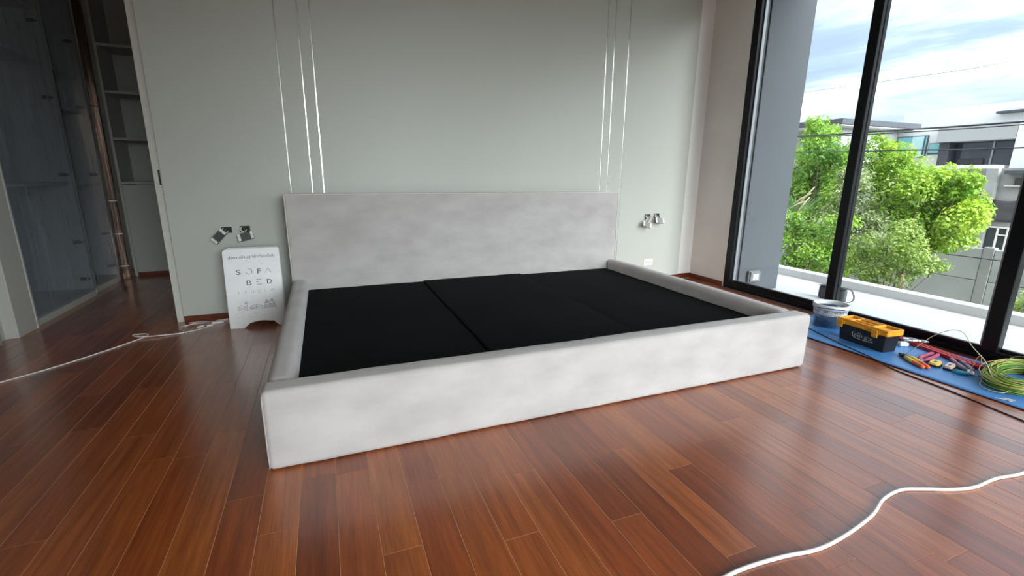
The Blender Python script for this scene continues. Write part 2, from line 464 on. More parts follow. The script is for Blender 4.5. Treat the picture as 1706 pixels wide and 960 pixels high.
def soft_box(x0, x1, y0, y1, z0, z1, r, seg=0.05, puff=0.0, wob=0.0, seed=0.0, flat_bottom=True):
    """upholstered block: gridded box with rounded edges, slight puff and unevenness"""
    lo, hi = Vector((x0, y0, z0)), Vector((x1, y1, z1))
    n = [max(3, int(round((hi[k]-lo[k])/seg))) for k in range(3)]
    def ticks(k):
        L = hi[k]-lo[k]
        inner = [r + (L-2*r)*i/n[k] for i in range(n[k]+1)]
        return [lo[k]+t for t in [0, r*0.35, r*0.7] + inner + [L-r*0.7, L-r*0.35, L]]
    T = [ticks(k) for k in range(3)]
    mb = MB(); idx = {}; vs = []; fs = []
    def vert(p):
        key = tuple(round(c, 5) for c in p)
        if key in idx: return idx[key]
        q = Vector([min(max(p[k], lo[k]+r), hi[k]-r) for k in range(3)])
        d = Vector(p)-q
        w = d.normalized()*r if d.length > 1e-9 else d
        P = q+w
        nn = d.normalized() if d.length > 1e-9 else Vector((0, 0, 1))
        cx = [(p[k]-(lo[k]+hi[k])/2)/((hi[k]-lo[k])/2) for k in range(3)]
        amt = puff*max(0.0, 1.0-max(sorted(abs(c) for c in cx)[:2])**2)
        nz = noise.noise(Vector(p)*7.0+Vector((seed, 0, 0)))*wob + noise.noise(Vector(p)*22.0+Vector((seed, 3, 0)))*wob*0.35
        P = P + nn*(amt+nz)
        if flat_bottom and P.z < z0: P.z = z0
        idx[key] = len(vs); vs.append(P); return idx[key]
    for a in range(3):
        b, c = (a+1) % 3, (a+2) % 3
        for side in (0, 1):
            for i in range(len(T[b])-1):
                for j in range(len(T[c])-1):
                    ids = []
                    for di, dj in ((0, 0), (1, 0), (1, 1), (0, 1)):
                        p = [0, 0, 0]
                        p[a] = hi[a] if side else lo[a]; p[b] = T[b][i+di]; p[c] = T[c][j+dj]
                        ids.append(vert(p))
                    fs.append(tuple(ids) if side else tuple(reversed(ids)))
    mb.add(vs, fs)
    return mb

def text_mesh(name, body, size, fn, mat_name, parent, spacing=1.0, thick=0.0006, width=None, label=None):
    """flat lettering as a mesh; fn(u, v, depth) places it; width fits the run of text to that length"""
    cu = bpy.data.curves.new('lettering', 'FONT'); cu.body = body; cu.size = 1.0; cu.space_character = spacing
    cu.resolution_u = 3
    to = bpy.data.objects.new('lettering', cu); COL.objects.link(to)
    dg = bpy.context.evaluated_depsgraph_get(); dg.update()
    me = bpy.data.meshes.new_from_object(to.evaluated_get(dg))
    vs = [v.co.copy() for v in me.vertices]; fs = [tuple(p.vertices) for p in me.polygons]
    bpy.data.objects.remove(to); bpy.data.curves.remove(cu); bpy.data.meshes.remove(me)
    mnx = min(v.x for v in vs); mxx = max(v.x for v in vs)
    sx = (width/(mxx-mnx)) if width else size
    mb = MB(); mb.add([fn((v.x-mnx)*sx, v.y*size, thick) for v in vs], fs)
    o = mb.build(name, mat_name, parent)
    if label: o['label'] = label
    return o

rnd = random.Random(11)
XR = 3.95            # room side of the window wall
YP = 4.21            # face of the bed-head panelling
CEIL = 3.0

# ------------------------------------------------------------------ floor: subfloor slab and single planks
fl = MB(); fl.box(-3.3, 4.06, -2.9, 7.0, -0.2, -0.0007)
floor = struct(fl.build('floor', 'subfloor'))
PW, GAP, X0 = 0.1243, 0.0016, -0.29
def plank_shape(mb, L, ox=0.0, oy=0.0):
    x0, x1, y0, y1 = ox+GAP/2, ox+PW-GAP/2, oy+GAP/2, oy+L-GAP/2
    b, zt = 0.0005, 0.0
    vs = [(x0, y0, -0.00066), (x1, y0, -0.00066), (x1, y1, -0.00066), (x0, y1, -0.00066),
          (x0, y0, zt-b), (x1, y0, zt-b), (x1, y1, zt-b), (x0, y1, zt-b),
          (x0+b, y0+b, zt), (x1-b, y0+b, zt), (x1-b, y1-b, zt), (x0+b, y1-b, zt)]
    fs = [(8, 9, 10, 11)]
    for i in range(4):
        j = (i+1) % 4
        fs += [(i, j, 4+j, 4+i), (4+i, 4+j, 8+j, 8+i)]
    mb.add(vs, fs)
# measured end joints of some rows (row index -> y of a joint)
JOINTS = {0: 1.50, 1: 1.76, 3: 1.27, 4: 1.585, 6: 1.19, 7: 1.50, 9: 1.14, 10: 1.49, 11: 0.88, 12: 1.305, 15: 1.275}
rows = range(-15, 34)
BED = (-0.27, 2.68, 1.87, 4.05)
plist = []
for r in rows:
    x = X0+r*PW
    w_right = min(x+PW, 3.94)
    rr = random.Random(100+r)
    ys = [JOINTS.get(r, 1.2+rr.uniform(-0.5, 0.5))]
    y = ys[0]
    ytop = 4.2 if x > -1.1 else 6.45
    while y < ytop:
        y += rr.choice((0.48, 0.62, 0.75, 0.9, 0.9, 1.05, 1.2)); ys.append(min(y, ytop))
    y = ys[0]
    while y > -2.8:
        y -= rr.choice((0.62, 0.75, 0.9, 0.9, 1.05, 1.2)); ys.insert(0, y)
    for a, b in zip(ys[:-1], ys[1:]):
        if b-a < 0.05: continue
        if x > BED[0] and x+PW < BED[1] and a > BED[2] and b < BED[3]: continue   # wholly under the bed
        plist.append((x, a, b-a))
def in_view(x, y):
    p = Vector((x, y, 0))-Vector((0, 0, CAMH)); zc = p.dot(_f)
    if zc < 0.15: return False
    u, v = 853+FPX*p.dot(_r)/zc, 480+FPX*p.dot(_d)/zc
    return -20 < u < 1726 and -20 < v < 980
single, rest = [], []
for x, y, L in plist:
    vis = any(in_view(x+PW*i/2, y+L*j/6) for i in range(3) for j in range(7))
    (single if vis else rest).append((x, y, L))
single.sort(key=lambda t: (t[0]+0.06)**2+(t[1]+t[2]/2)**2)
rest += single[290:]; single = single[:290]
plank_cache = {}
for x, y, L in single:
    k = round(L, 3)
    if k not in plank_cache:
        mb = MB(); plank_shape(mb, k)
        me = bpy.data.meshes.new('plank'); me.from_pydata([tuple(p) for p in mb.v], [], mb.f); me.materials.append(MATS['plank'])
        plank_cache[k] = me
    o = bpy.data.objects.new('plank', plank_cache[k]); COL.objects.link(o)
    o.parent = floor; o.location = Vector((x, y, 0))-ORIGIN['floor']
mb = MB()
for x, y, L in rest: plank_shape(mb, L, x, y)
tag(mb.build('planks', 'plank', floor), kind='stuff')

# ------------------------------------------------------------------ walls
core = MB(); core.box(-1.095, 3.95, 4.245, 4.40, 0, CEIL)
wall_back = struct(core.build('wall_back', 'white_paint'))
STRIPS = [-0.238, -0.078, 0.0084, 2.636, 2.722, 2.885]
edges = [-1.095] + STRIPS + [3.742]
for i in range(len(edges)-1):
    a = edges[i] + (0.0055 if i else 0.0); b = edges[i+1] - (0.0055 if i < len(edges)-2 else 0.0)
    MB().box(a, b, YP, 4.2445, 0.052, CEIL-0.001, bev=0.0012).build('wall_panel', 'panel_paint', wall_back)
for x in STRIPS:
    MB().box(x-0.005, x+0.005, YP+0.0015, 4.2446, 0.052, CEIL-0.001, bev=0.001).build('metal_strip', 'steel_strip', wall_back)
struct(MB().box(-1.095, 3.742, YP-0.003, 4.2445, 0.0, 0.0505, bev=0.002).build('baseboard_back', 'dark_red_wood'))
bb = MB(); bb.box(3.744, 3.949, 4.233, 4.2447, 0.0, 0.052, bev=0.001); bb.box(3.938, 3.9495, 3.745, 4.233, 0.0, 0.052, bev=0.001)
struct(bb.build('baseboard_right', 'dark_red_wood'))
wr = MB(); wr.box(3.95, 4.06, 3.735, 4.40, -0.05, CEIL)
struct(wr.build('wall_right', 'plaster'))
struct(MB().box(3.9455, 3.9515, 3.731, 3.746, 0.0, CEIL, bev=0.001).build('trim_1', 'white_paint'))
# door casing at the left end of the panelling with the dark latch slot
cs = MB(); cs.box(-1.150, -1.0955, 4.24, 4.40, 0, CEIL, bev=0.002)
casing = struct(cs.build('door_1', 'trim_paint'))
MB().box(-1.118, -1.106, 4.2365, 4.2405, 1.06, 1.17, bev=0.001).build('latch_slot', 'closet_dark', casing)
MB().box(-1.097, -1.0945, 4.232, 4.2398, 0.05, 2.0, bev=0.0005).build('seal_strip', 'box_cavity', casing)
# left wall, jamb, closet shell
struct(MB().box(-2.75, -2.11, -2.8, 4.06, 0, CEIL).build('wall_left', 'closet_white'))
lj = MB(); lj.box(-2.75, -2.155, 4.061, 4.19, 0, CEIL); lj.box(-2.75, -2.08, 4.19, 4.425, 0, CEIL, bev=0.003); lj.box(-2.092, -2.076, 4.4255, 4.445, 0, CEIL, bev=0.002)
struct(lj.build('door_2', 'trim_paint'))
struct(MB().box(-1.094, -0.99, 4.4005, 6.95, 0, CEIL).build('wall_closet', 'closet_white'))
struct(MB().box(-3.3, -0.99, 6.951, 7.05, 0, CEIL).build('wall_far', 'closet_white'))
struct(MB().box(-3.4, -3.3, 4.43, 7.05, 0, CEIL).build('wall_outer', 'closet_white'))
struct(MB().box(-3.4, 4.06, -2.9, 7.05, CEIL+0.0005, CEIL+0.25).build('ceiling', 'ceiling_paint'))
wf = MB(); wf.box(-2.75, 0.00, -2.9, -2.8, 0, CEIL); wf.box(2.90, 3.95, -2.9, -2.8, 0, CEIL); wf.box(0.0, 2.90, -2.9, -2.8, 2.8, CEIL)
struct(wf.build('wall_front', 'white_paint'))

# ------------------------------------------------------------------ windows
GX = 4.0
win = MB()
win.box(3.945, 4.055, -2.78, 3.73, 0.0, 0.035, bev=0.003)                # sill track
win.box(3.962, 3.985, -2.78, 3.63, 0.035, 0.058, bev=0.002)
win.box(3.945, 4.055, -2.78, 3.73, 2.90, CEIL, bev=0.003)
win.box(3.945, 4.003, 3.655, 3.73, 0.035, 2.90, bev=0.003)               # far jamb
window_1 = struct(win.build('window_1', 'black_metal'))
MB().box(4.022, 4.05, -2.78, 3.655, 0.0355, 0.05, bev=0.001).build('outer_track', 'gasket', window_1)
MB().box(3.985, 4.02, 3.642, 3.6545, 0.0605, 2.899, bev=0.001).build('gasket_strip', 'gasket', window_1)
def sash(ya, yb, x, st_a, st_b):
    """one glazed leaf between y = ya (near) and yb (far): stiles, rails and its pane"""
    m = MB()
    z0, z1 = 0.059, 2.899
    m.box(x-0.02, x+0.02, ya, ya+st_a, z0, z1, bev=0.004)
    if st_b: m.box(x-0.02, x+0.02, yb-st_b, yb, z0, z1, bev=0.004)
    m.box(x-0.018, x+0.018, ya+st_a, yb-st_b, z0, z0+0.026, bev=0.003)
    m.box(x-0.018, x+0.018, ya+st_a, yb-st_b, z1-0.06, z1, bev=0.003)
    s = m.build('sash', 'black_metal', window_1)
    MB().box(x-0.003, x+0.003, ya+st_a-0.005, yb-st_b+0.005, z0+0.02, z1-0.05).build('glass_pane', 'window_glass', s)
    g = MB()
    g.box(x-0.022, x-0.0185, ya+st_a-0.004, ya+st_a+0.004, z0+0.026, z1-0.06)
    g.build('glazing_bead', 'gasket', s)
    MB().box(x-0.021, x-0.0185, ya+st_a+0.005, yb-st_b-0.005, z0+0.0265, z0+0.031).build('glazing_bead', 'gasket', s)
sash(2.545, 3.641, 4.0, 0.075, 0.0)
sash(1.47, 2.626, 3.965, 0.085, 0.075)
sash(0.32, 1.56, 4.005, 0.085, 0.085)
sash(-0.82, 0.41, 3.965, 0.085, 0.085)
sash(-1.80, -0.73, 4.005, 0.085, 0.085)
sash(-2.77, -1.71, 3.965, 0.085, 0.085)
w2 = MB()
for (a, b) in ((0.001, 0.06), (0.94, 1.00), (1.90, 1.96), (2.84, 2.899)): w2.box(a, b, -2.88, -2.82, 0, 2.8, bev=0.003)
for (a, b) in ((0.06, 0.94), (1.00, 1.90), (1.96, 2.84)):
    w2.box(a, b, -2.88, -2.82, 0, 0.06); w2.box(a, b, -2.88, -2.82, 2.72, 2.8)
window_2 = struct(w2.build('window_2', 'black_metal'))
for (a, b) in ((0.06, 0.94), (1.00, 1.90), (1.96, 2.84)):
    MB().box(a, b, -2.855, -2.849, 0.06, 2.72).build('glass_pane', 'window_glass', window_2)
struct(MB().box(3.86, 3.9445, 0.0, 3.73, 0.0, 0.0035, bev=0.001).build('floor_shade_strip', 'floor_shade'))  # dark strip over the planks, painting the shaded floor beside the frame

# ------------------------------------------------------------------ balcony
struct(MB().box(4.0035, 4.0605, 3.656, 3.7345, 0.0505, 2.899).build('trim_3', 'grey_render'))
struct(MB().box(4.06, 5.39, -4.5, 6.5, -0.25, -0.058).build('balcony_floor', 'balcony_tile'))
struct(MB().box(5.3905, 5.535, -4.5, 6.5, -0.4, 0.031, bev=0.004).build('balcony_parapet', 'parapet_paint'))
struct(MB().box(4.062, 4.645, 3.64, 4.40, -0.0578, CEIL+0.2, bev=0.003).build('wall_exterior', 'grey_render'))
struct(MB().box(4.0605, 4.5, -4.5, 6.5, CEIL+0.201, CEIL+0.45).build('balcony_soffit', 'parapet_paint'))
t = thing('weatherproof_socket', (4.25, 3.6399, 0.049), 'pale grey weatherproof socket box low on the grey wall beyond the glass', 'socket')
MB().box(4.172, 4.327, 3.606, 3.6399, 0.049, 0.173, bev=0.006).build('back_box', 'socket_grey', t)
MB().box(4.182, 4.320, 3.590, 3.6055, 0.057, 0.166, bev=0.005).build('flap_cover', 'socket_grey', t)
MB().box(4.212, 4.248, 3.5875, 3.5898, 0.080, 0.142).build('switch_key', 'closet_white', t)
MB().box(4.254, 4.290, 3.5875, 3.5898, 0.080, 0.142).build('switch_key', 'closet_white', t)

t = thing('tool_bag', (4.735, 3.07, -0.058), 'dark grey tool bag with a shoulder strap standing on the white balcony floor', 'bag')
soft_box(4.70, 4.77, 2.943, 3.20, -0.058, 0.071, 0.02, 0.05, 0.004, 0.002).build('body', 'bag_grey', t, smooth=True)
MB().box(4.697, 4.773, 2.94, 3.203, 0.072, 0.079, bev=0.003).build('lid', 'dark_plastic', t)
sp = spline([(4.75, 3.02, 0.080), (4.73, 2.94, 0.094), (4.72, 2.88, 0.078), (4.71, 2.845, 0.02), (4.715, 2.87, -0.03), (4.725, 2.925, -0.052)], 6)
m = MB()
for a, b in zip(sp[:-1], sp[1:]):
    d = (b-a).normalized(); w = Vector((1, 0, 0))*0.011; nn = d.cross(Vector((1, 0, 0))).normalized()*0.002
    m.add([a-w-nn, a+w-nn, b+w-nn, b-w-nn, a-w+nn, a+w+nn, b+w+nn, b-w+nn], [(0, 1, 2, 3), (7, 6, 5, 4), (0, 3, 7, 4), (1, 5, 6, 2), (0, 4, 5, 1), (3, 2, 6, 7)])
m.build('shoulder_strap', 'bag_grey', t)

# ------------------------------------------------------------------ bed base
bed = thing('bed_base', (1.21, 2.9, 0), 'wide low bed base upholstered in pale grey velvet with a tall headboard', 'bed')
ft = soft_box(-0.285, 2.705, 1.853, 1.968, 0.004, 0.343, 0.022, 0.045, 0.004, 0.0022, 1.0).build('footboard', 'velvet', bed, smooth=True)
for x in (-0.2825, 2.7025):
    MB().tube(spline([(x, 1.862, 0.012), (x, 1.861, 0.17), (x, 1.862, 0.322)], 6), 0.0022, 6).build('corner_seam', 'velvet', ft, smooth=True)
soft_box(-0.278, -0.172, 1.9695, 3.948, 0.004, 0.342, 0.036, 0.05, 0.003, 0.002, 5.0).build('side_rail', 'velvet', bed, smooth=True)
soft_box(2.592, 2.698, 1.9695, 3.948, 0.004, 0.342, 0.036, 0.05, 0.003, 0.002, 9.0).build('side_rail', 'velvet', bed, smooth=True)
hb = soft_box(-0.279, 2.69, 3.95, 4.075, 0.004, 1.0, 0.014, 0.05, 0.004, 0.0015, 13.0).build('headboard', 'velvet', bed, smooth=True)
x0, x1, y, zt = -0.279, 2.690, 3.953, 0.998
def piping_path(yy):
    c = 0.014
    return [(x0, yy, 0.02), (x0, yy, zt-c), (x0+c*0.3, yy, zt-c*0.3), (x0+c, yy, zt), (1.2, yy, zt+0.001), (x1-c, yy, zt), (x1-c*0.3, yy, zt-c*0.3), (x1, yy, zt-c), (x1, yy, 0.02)]
MB().tube(piping_path(y), 0.0042, 6).build('piping', 'piping', hb, smooth=True)
MB().tube(piping_path(4.071), 0.0042, 6).build('piping', 'piping', hb, smooth=True)
SEAM = [-0.172, 0.742, 1.656, 2.592]
for i in range(3):
    zt = (0.253, 0.262, 0.252)[i]
    soft_box(SEAM[i]+0.0025, SEAM[i+1]-0.0025, 1.97, 3.947, 0.205, zt, 0.008, 0.09, 0.003, 0.0025, 20.0+i*7, False).build('deck_panel', 'black_fabric', bed, smooth=True)
m = MB(); m.box(-0.171, 2.591, 1.97, 3.947, 0.12, 0.204); m.build('deck_frame', 'black_fabric', bed)

# ------------------------------------------------------------------ sandwich board sign
sg = thing('sandwich_board', (-0.545, 3.99, 0), 'white folding sandwich board with dark lettering beside the bed head', 'sign')
O = Vector((-0.735, 3.90, 0.0)); UU = Vector((1, 0, 0)); VV = Vector((0, 0.08, 0.6)).normalized(); NN = UU.cross(VV)   # NN faces the room
if NN.y > 0: NN = -NN
def on_board(u, v, d): return O + UU*u + VV*v + NN*d
def board_outline(W=0.38, Hh=0.604):
    pts = [(0.0, 0.002), (0.097, 0.0), (0.105, 0.008), (0.138, 0.036)]
    for k in range(7):
        a = k/6; pts.append((0.15+0.135*a, 0.038+0.010*math.sin(a*PI)))
    pts += [(0.298, 0.040), (0.335, 0.003), (W-0.006, 0.0), (W, 0.006), (W, Hh-0.012)]
    for k in range(1, 4): pts.append((W-0.012+0.012*math.cos(k*PI/6), Hh-0.012+0.012*math.sin(k*PI/6)))
    for k in range(5): pts.append((0.026-0.026*math.sin(k*PI/8), Hh-0.026+0.026*math.cos(k*PI/8)-0.004))
    return pts
bo = board_outline()
front = MB().prism(bo, on_board, -0.006, 0.0).build('front_board', 'board_white', sg, fixn=True)
def on_back(u, v, d): return Vector((-0.735+u, 4.082, 0)) + Vector((0, -0.088, 0.595)).normalized()*v + Vector((0, 0.99, 0.14))*d
MB().prism(bo, on_back, 0.0, 0.006).build('back_board', 'board_white', sg, fixn=True)
m = MB(); m.tube([(-0.70, 3.992, 0.600), (-0.39, 3.992, 0.600)], 0.006, 8); m.build('hinge', 'bucket_white', sg)
m = MB(); m.tube(spline([on_board(0.24, 0.607, -0.003), on_board(0.30, 0.610, -0.004), on_board(0.37, 0.609, -0.006)], 4), 0.003, 6); m.build('hinge_tape', 'print_white', sg)
def bt(u0, v0, tilt=0.0):
    c, s = math.cos(tilt), math.sin(tilt)
    return lambda u, v, d: on_board(u0+u*c-v*s, v0+u*s+v*c, d)
TL = 0.028
text_mesh('lettering', 'ส่งงานบ้านลูกค้าเรียบร้อย', 0.030, bt(0.035, 0.527, TL), 'ink_dark', front, width=0.312)
text_mesh('lettering', 'S', 0.052, bt(0.077, 0.409, TL), 'ink_dark', front, width=0.031)
text_mesh('lettering', 'F', 0.052, bt(0.219, 0.411, TL), 'ink_dark', front, width=0.027)
text_mesh('lettering', 'B', 0.052, bt(0.141, 0.326, TL), 'ink_dark', front, width=0.033)
text_mesh('lettering', 'D', 0.052, bt(0.279, 0.329, TL), 'ink_dark', front, width=0.034)
LIFT = NN*0.0012
def stroke(mb, pts, r=0.0016, closed=False):
    P = [on_board(u, v, 0.0)+LIFT*0.5 for u, v in pts]
    mb.tube(P, r, 4, closed)
m = MB(); c = (0.163, 0.430)
stroke(m, [(c[0]+0.021*math.cos(a), c[1]+0.021*math.sin(a)) for a in [R(105)-R(285)*k/20 for k in range(21)]], 0.002); m.build('lettering', 'ink_dark', front)
m = MB(); stroke(m, [(0.274, 0.414), (0.294, 0.450), (0.312, 0.412)], 0.002); m.build('lettering', 'ink_dark', front)
m = MB()
stroke(m, [(0.207, 0.366), (0.243, 0.367)], 0.002); stroke(m, [(0.207, 0.347), (0.223, 0.348)], 0.002); stroke(m, [(0.207, 0.328), (0.243, 0.329)], 0.002)
m.build('lettering', 'ink_dark', front)
for i, ch in enumerate('STUDIO'):
    text_mesh('lettering', ch, 0.030, bt(0.075+i*0.0455, 0.259+i*0.0022, TL), 'ink_faded', front)
def curve_pts(cx, cy, rx, ry, a0, a1, n=10): return [(cx+rx*math.cos(R(a0+(a1-a0)*k/n)), cy+ry*math.sin(R(a0+(a1-a0)*k/n))) for k in range(n+1)]
# line drawings: armchair with lamp, sofa, bed
m = MB(); w = 0.0013
stroke(m, curve_pts(0.092, 0.160, 0.018, 0.013, 0, 180), w); stroke(m, curve_pts(0.072, 0.150, 0.006, 0.009, 60, 300), w); stroke(m, curve_pts(0.112, 0.150, 0.006, 0.009, 120, -120), w)
stroke(m, [(0.076, 0.154), (0.108, 0.155)], w); stroke(m, [(0.074, 0.142), (0.110, 0.143)], w); stroke(m, [(0.076, 0.142), (0.075, 0.135)], w); stroke(m, [(0.108, 0.143), (0.109, 0.136)], w)
stroke(m, [(0.127, 0.137), (0.126, 0.190)], w); stroke(m, [(0.116, 0.189), (0.136, 0.190), (0.131, 0.203), (0.121, 0.202), (0.116, 0.189)], w); stroke(m, [(0.120, 0.136), (0.134, 0.137)], w*1.5)
m.build('line_drawing', 'ink_dark', front)
m = MB()
stroke(m, curve_pts(0.190, 0.160, 0.032, 0.013, 0, 180), w); stroke(m, curve_pts(0.153, 0.153, 0.006, 0.010, 60, 300), w); stroke(m, curve_pts(0.228, 0.155, 0.006, 0.010, 120, -120), w)
stroke(m, [(0.156, 0.156), (0.190, 0.156), (0.225, 0.158)], w); stroke(m, [(0.190, 0.172), (0.190, 0.150)], w); stroke(m, [(0.153, 0.143), (0.228, 0.145)], w); stroke(m, [(0.158, 0.143), (0.157, 0.137)], w); stroke(m, [(0.223, 0.145), (0.224, 0.139)], w)
m.build('line_drawing', 'ink_dark', front)
m = MB()
stroke(m, [(0.247, 0.150), (0.255, 0.195)], w); stroke(m, [(0.322, 0.152), (0.312, 0.197)], w)
for k, v in enumerate((0.146, 0.154, 0.163, 0.172, 0.182, 0.191)): stroke(m, [(0.247+0.0013*k, v), (0.322-0.0016*k, v+0.002)], w)
stroke(m, [(0.245, 0.150), (0.245, 0.137)], w); stroke(m, [(0.324, 0.152), (0.325, 0.139)], w)
stroke(m, curve_pts(0.265, 0.201, 0.005, 0.004, 0, 360, 8), w*1.6); stroke(m, curve_pts(0.301, 0.203, 0.005, 0.004, 0, 360, 8), w*1.6)
m.build('line_drawing', 'ink_dark', front)
for p in ([(0.145, 0.51), (0.165, 0.514)], [(0.17, 0.505), (0.182, 0.507)], [(0.242, 0.482), (0.262, 0.488)], [(0.058, 0.088), (0.066, 0.078)], [(0.135, 0.082), (0.143, 0.085)]): 
    m = MB(); stroke(m, p, 0.0010); m.build('scuff_mark', 'scuff', front)

# ------------------------------------------------------------------ sockets on the bed-head wall
def pulled_socket(name_label, bx, bz, px, pz, ang, py, dark, group):
    """recessed back box with its module frame dangling on wires"""
    t = thing('electrical_outlet', (bx, YP, bz-0.03), name_label, 'socket', group)
    W, Hh = 0.076, 0.052
    m = MB()
    m.box(bx-W/2, bx+W/2, YP-0.0012, YP-0.0004, bz-Hh/2, bz+Hh/2)
    m.build('back_box', 'box_cavity', t)
    m = MB()
    m.box(bx-W/2, bx+W/2, YP-0.003, YP-0.0013, bz+Hh/2-0.004, bz+Hh/2); m.box(bx-W/2, bx-W/2+0.004, YP-0.003, YP-0.0013, bz-Hh/2, bz+Hh/2-0.004)
    m.build('box_rim', 'trim_paint', t)
    xf = Matrix.Translation((px, py, pz)) @ Matrix.Rotation(ang, 4, 'Y') @ Matrix.Rotation(R(-22), 4, 'X')
    m = MB(xf); m.box(-0.056, 0.056, -0.010, 0.004, -0.030, 0.030, bev=0.002); m.build('mounting_frame', dark, t)
    for s in (-1, 1):
        for k in (-1, 1):
            m = MB(xf); m.box(s*0.046-0.010, s*0.046+0.010, -0.0135, -0.0102, k*0.0145-0.0138, k*0.0145+0.0138, bev=0.001); m.build('end_cap', 'white_plastic', t)
    m = MB(xf)
    for k in range(5): m.box(-0.032+k*0.0135, -0.022+k*0.0135, -0.0118, -0.0102, -0.024, 0.024)
    m.build('contact_rib', 'grey_plastic' if dark == 'grey_plastic' else 'grey_mid', t)
    m = MB(xf); m.box(-0.030, 0.030, 0.0042, 0.024, -0.018, 0.018, bev=0.002); m.build('socket_module', 'white_plastic', t)
    ctr = xf @ Vector((0.0, 0.012, 0.02))
    for k, (mm, off) in enumerate((('cable_white', -0.018), ('wire_green', 0.0), ('dark_plastic', 0.016))):
        m = MB(); m.tube(spline([(bx+off*1.0, YP-0.002, bz+0.008), (bx+off*1.3, YP-0.026, bz+0.006-0.004*k), ((bx+ctr.x)/2+off, (YP+ctr.y)/2-0.018, (bz+ctr.z)/2), (ctr.x+off*0.6, ctr.y, ctr.z)], 5), 0.0028, 6)
        m.build('wire', mm, t, smooth=True)
    m = MB(); m.tube(spline([(bx-0.02, YP-0.004, bz+0.012), (bx-0.03, YP-0.018, bz-0.008), (bx, YP-0.02, bz-0.02), (bx+0.018, YP-0.012, bz-0.004)], 5), 0.005, 6)
    m.build('terminal', 'white_plastic', t, smooth=True)
pulled_socket('pulled-out outlet hanging steeply tilted left of the bed, nearer the doorway', -0.726, 0.721, -0.772, 0.674, R(-48)+PI/2*0-R(0), YP-0.045, 'grey_plastic', None)
pulled_socket('pulled-out outlet hanging nearly level above the sandwich board', -0.600, 0.725, -0.592, 0.666, R(-14), YP-0.038, 'grey_plastic', None)
pulled_socket('pulled-out outlet tilted down to the right, nearer the bed on its window side', 3.256, 0.730, 3.222, 0.644, R(18), YP-0.045, 'grey_mid', None)
pulled_socket('pulled-out pale outlet lying almost flat, nearest the white wall corner', 3.375, 0.738, 3.390, 0.682, R(6), YP-0.038, 'grey_mid', None)
t = thing('wall_outlet', (3.306, YP, 0.19), 'white twin wall socket low on the wall behind the right bed rail', 'socket')
MB().box(3.245, 3.368, YP-0.009, YP-0.0003, 0.186, 0.258, bev=0.003).build('face_plate', 'white_plastic', t)
for x in (3.285, 3.33):
    m = MB(); m.box(x-0.017, x+0.017, YP-0.0115, YP-0.0092, 0.203, 0.241, bev=0.001); pz = m.build('socket_module', 'bucket_white', t)
    m = MB(); m.box(x-0.009, x-0.006, YP-0.0125, YP-0.0117, 0.218, 0.232); m.box(x+0.006, x+0.009, YP-0.0125, YP-0.0117, 0.218, 0.232); m.box(x-0.002, x+0.002, YP-0.0125, YP-0.0117, 0.208, 0.213)
    m.build('pin_hole', 'grey_plastic', pz)

# ------------------------------------------------------------------ closet corridor on the left
def closet_bay(y0, y1, xf_, label, zs, film):
    t = thing('wardrobe', ((xf_-0.28), (y0+y1)/2, 0), label, 'wardrobe')
    xb = -2.72
    MB().box(xb, xf_, y0, y0+0.018, 0.055, 2.95, bev=0.001).build('side_panel', 'closet_white', t)
    MB().box(xb, xf_, y1-0.018, y1, 0.055, 2.95, bev=0.001).build('side_panel', 'closet_white', t)
    MB().box(xb-0.012, xb-0.0005, y0, y1, 0.055, 2.95).build('back_panel', 'closet_white', t)
    MB().box(xb, xf_, y0, y1, 0.0, 0.0545, bev=0.001).build('plinth', 'trim_paint', t)
    MB().box(xb, xf_-0.005, y0+0.0185, y1-0.0185, 0.0555, 0.073).build('bottom_board', 'closet_white', t)
    for z in zs:
        MB().box(xb, xf_-0.03, y0+0.0185, y1-0.0185, z-0.012, z+0.012, bev=0.001).build('shelf', 'closet_white', t)
    for z in (0.17, 0.517, 1.125, 1.774, 2.377):
        m = MB(); m.box(xf_-0.085, xf_-0.03, y1-0.030, y1-0.0185, z-0.016, z+0.016, bev=0.004); m.box(xf_-0.03, xf_-0.012, y1-0.028, y1-0.020, z-0.008, z+0.008)
        m.build('hinge', 'dark_plastic', t)
    if film:
        n, k = 26, 40
        vs, fs = [], []
        for i in range(n+1):
            for j in range(k+1):
                yy = y0+0.004+(y1-y0-0.008)*i/n; zz = 0.06+2.75*j/k
                w = noise.noise(Vector((yy*7, zz*1.6, 3.1+y0)))*0.012+noise.noise(Vector((yy*22, zz*3.0, 8.0)))*0.004
                vs.append((xf_+0.012+abs(w), yy, zz))
        for i in range(n):
            for j in range(k): fs.append((i*(k+1)+j, (i+1)*(k+1)+j, (i+1)*(k+1)+j+1, i*(k+1)+j+1))
        MB().add(vs, fs).build('plastic_sheet', 'plastic_film', t, smooth=True)
    return t
closet_bay(4.447, 5.50, -2.10, 'open wardrobe veiled in plastic film nearest the doorway', (1.05, 2.06, 2.47), True)
closet_bay(5.62, 6.205, -2.135, 'narrow open wardrobe bay under film deeper in the closet', (1.03, 1.72, 2.05), True)
t = thing('metal_post', (-2.085, 6.24, 0), 'shiny bronze upright profile at the end of the closet run', 'post')
MB().box(-2.112, -2.080, 6.206, 6.245, 0.0, 2.92, bev=0.006).build('profile', 'bronze', t)
MB().box(-2.074, -2.040, 6.206, 6.245, 0.0, 2.92, bev=0.006).build('profile', 'bronze', t)
MB().box(-2.0795, -2.0745, 6.212, 6.245, 0.0, 2.92).build('joint', 'closet_dark', t)
for z in (0.15, 0.5, 0.85, 1.79): MB().box(-2.113, -2.039, 6.2035, 6.2058, z, z+0.012).build('tie_band', 'bucket_white' if z < 1 else 'closet_dark', t)
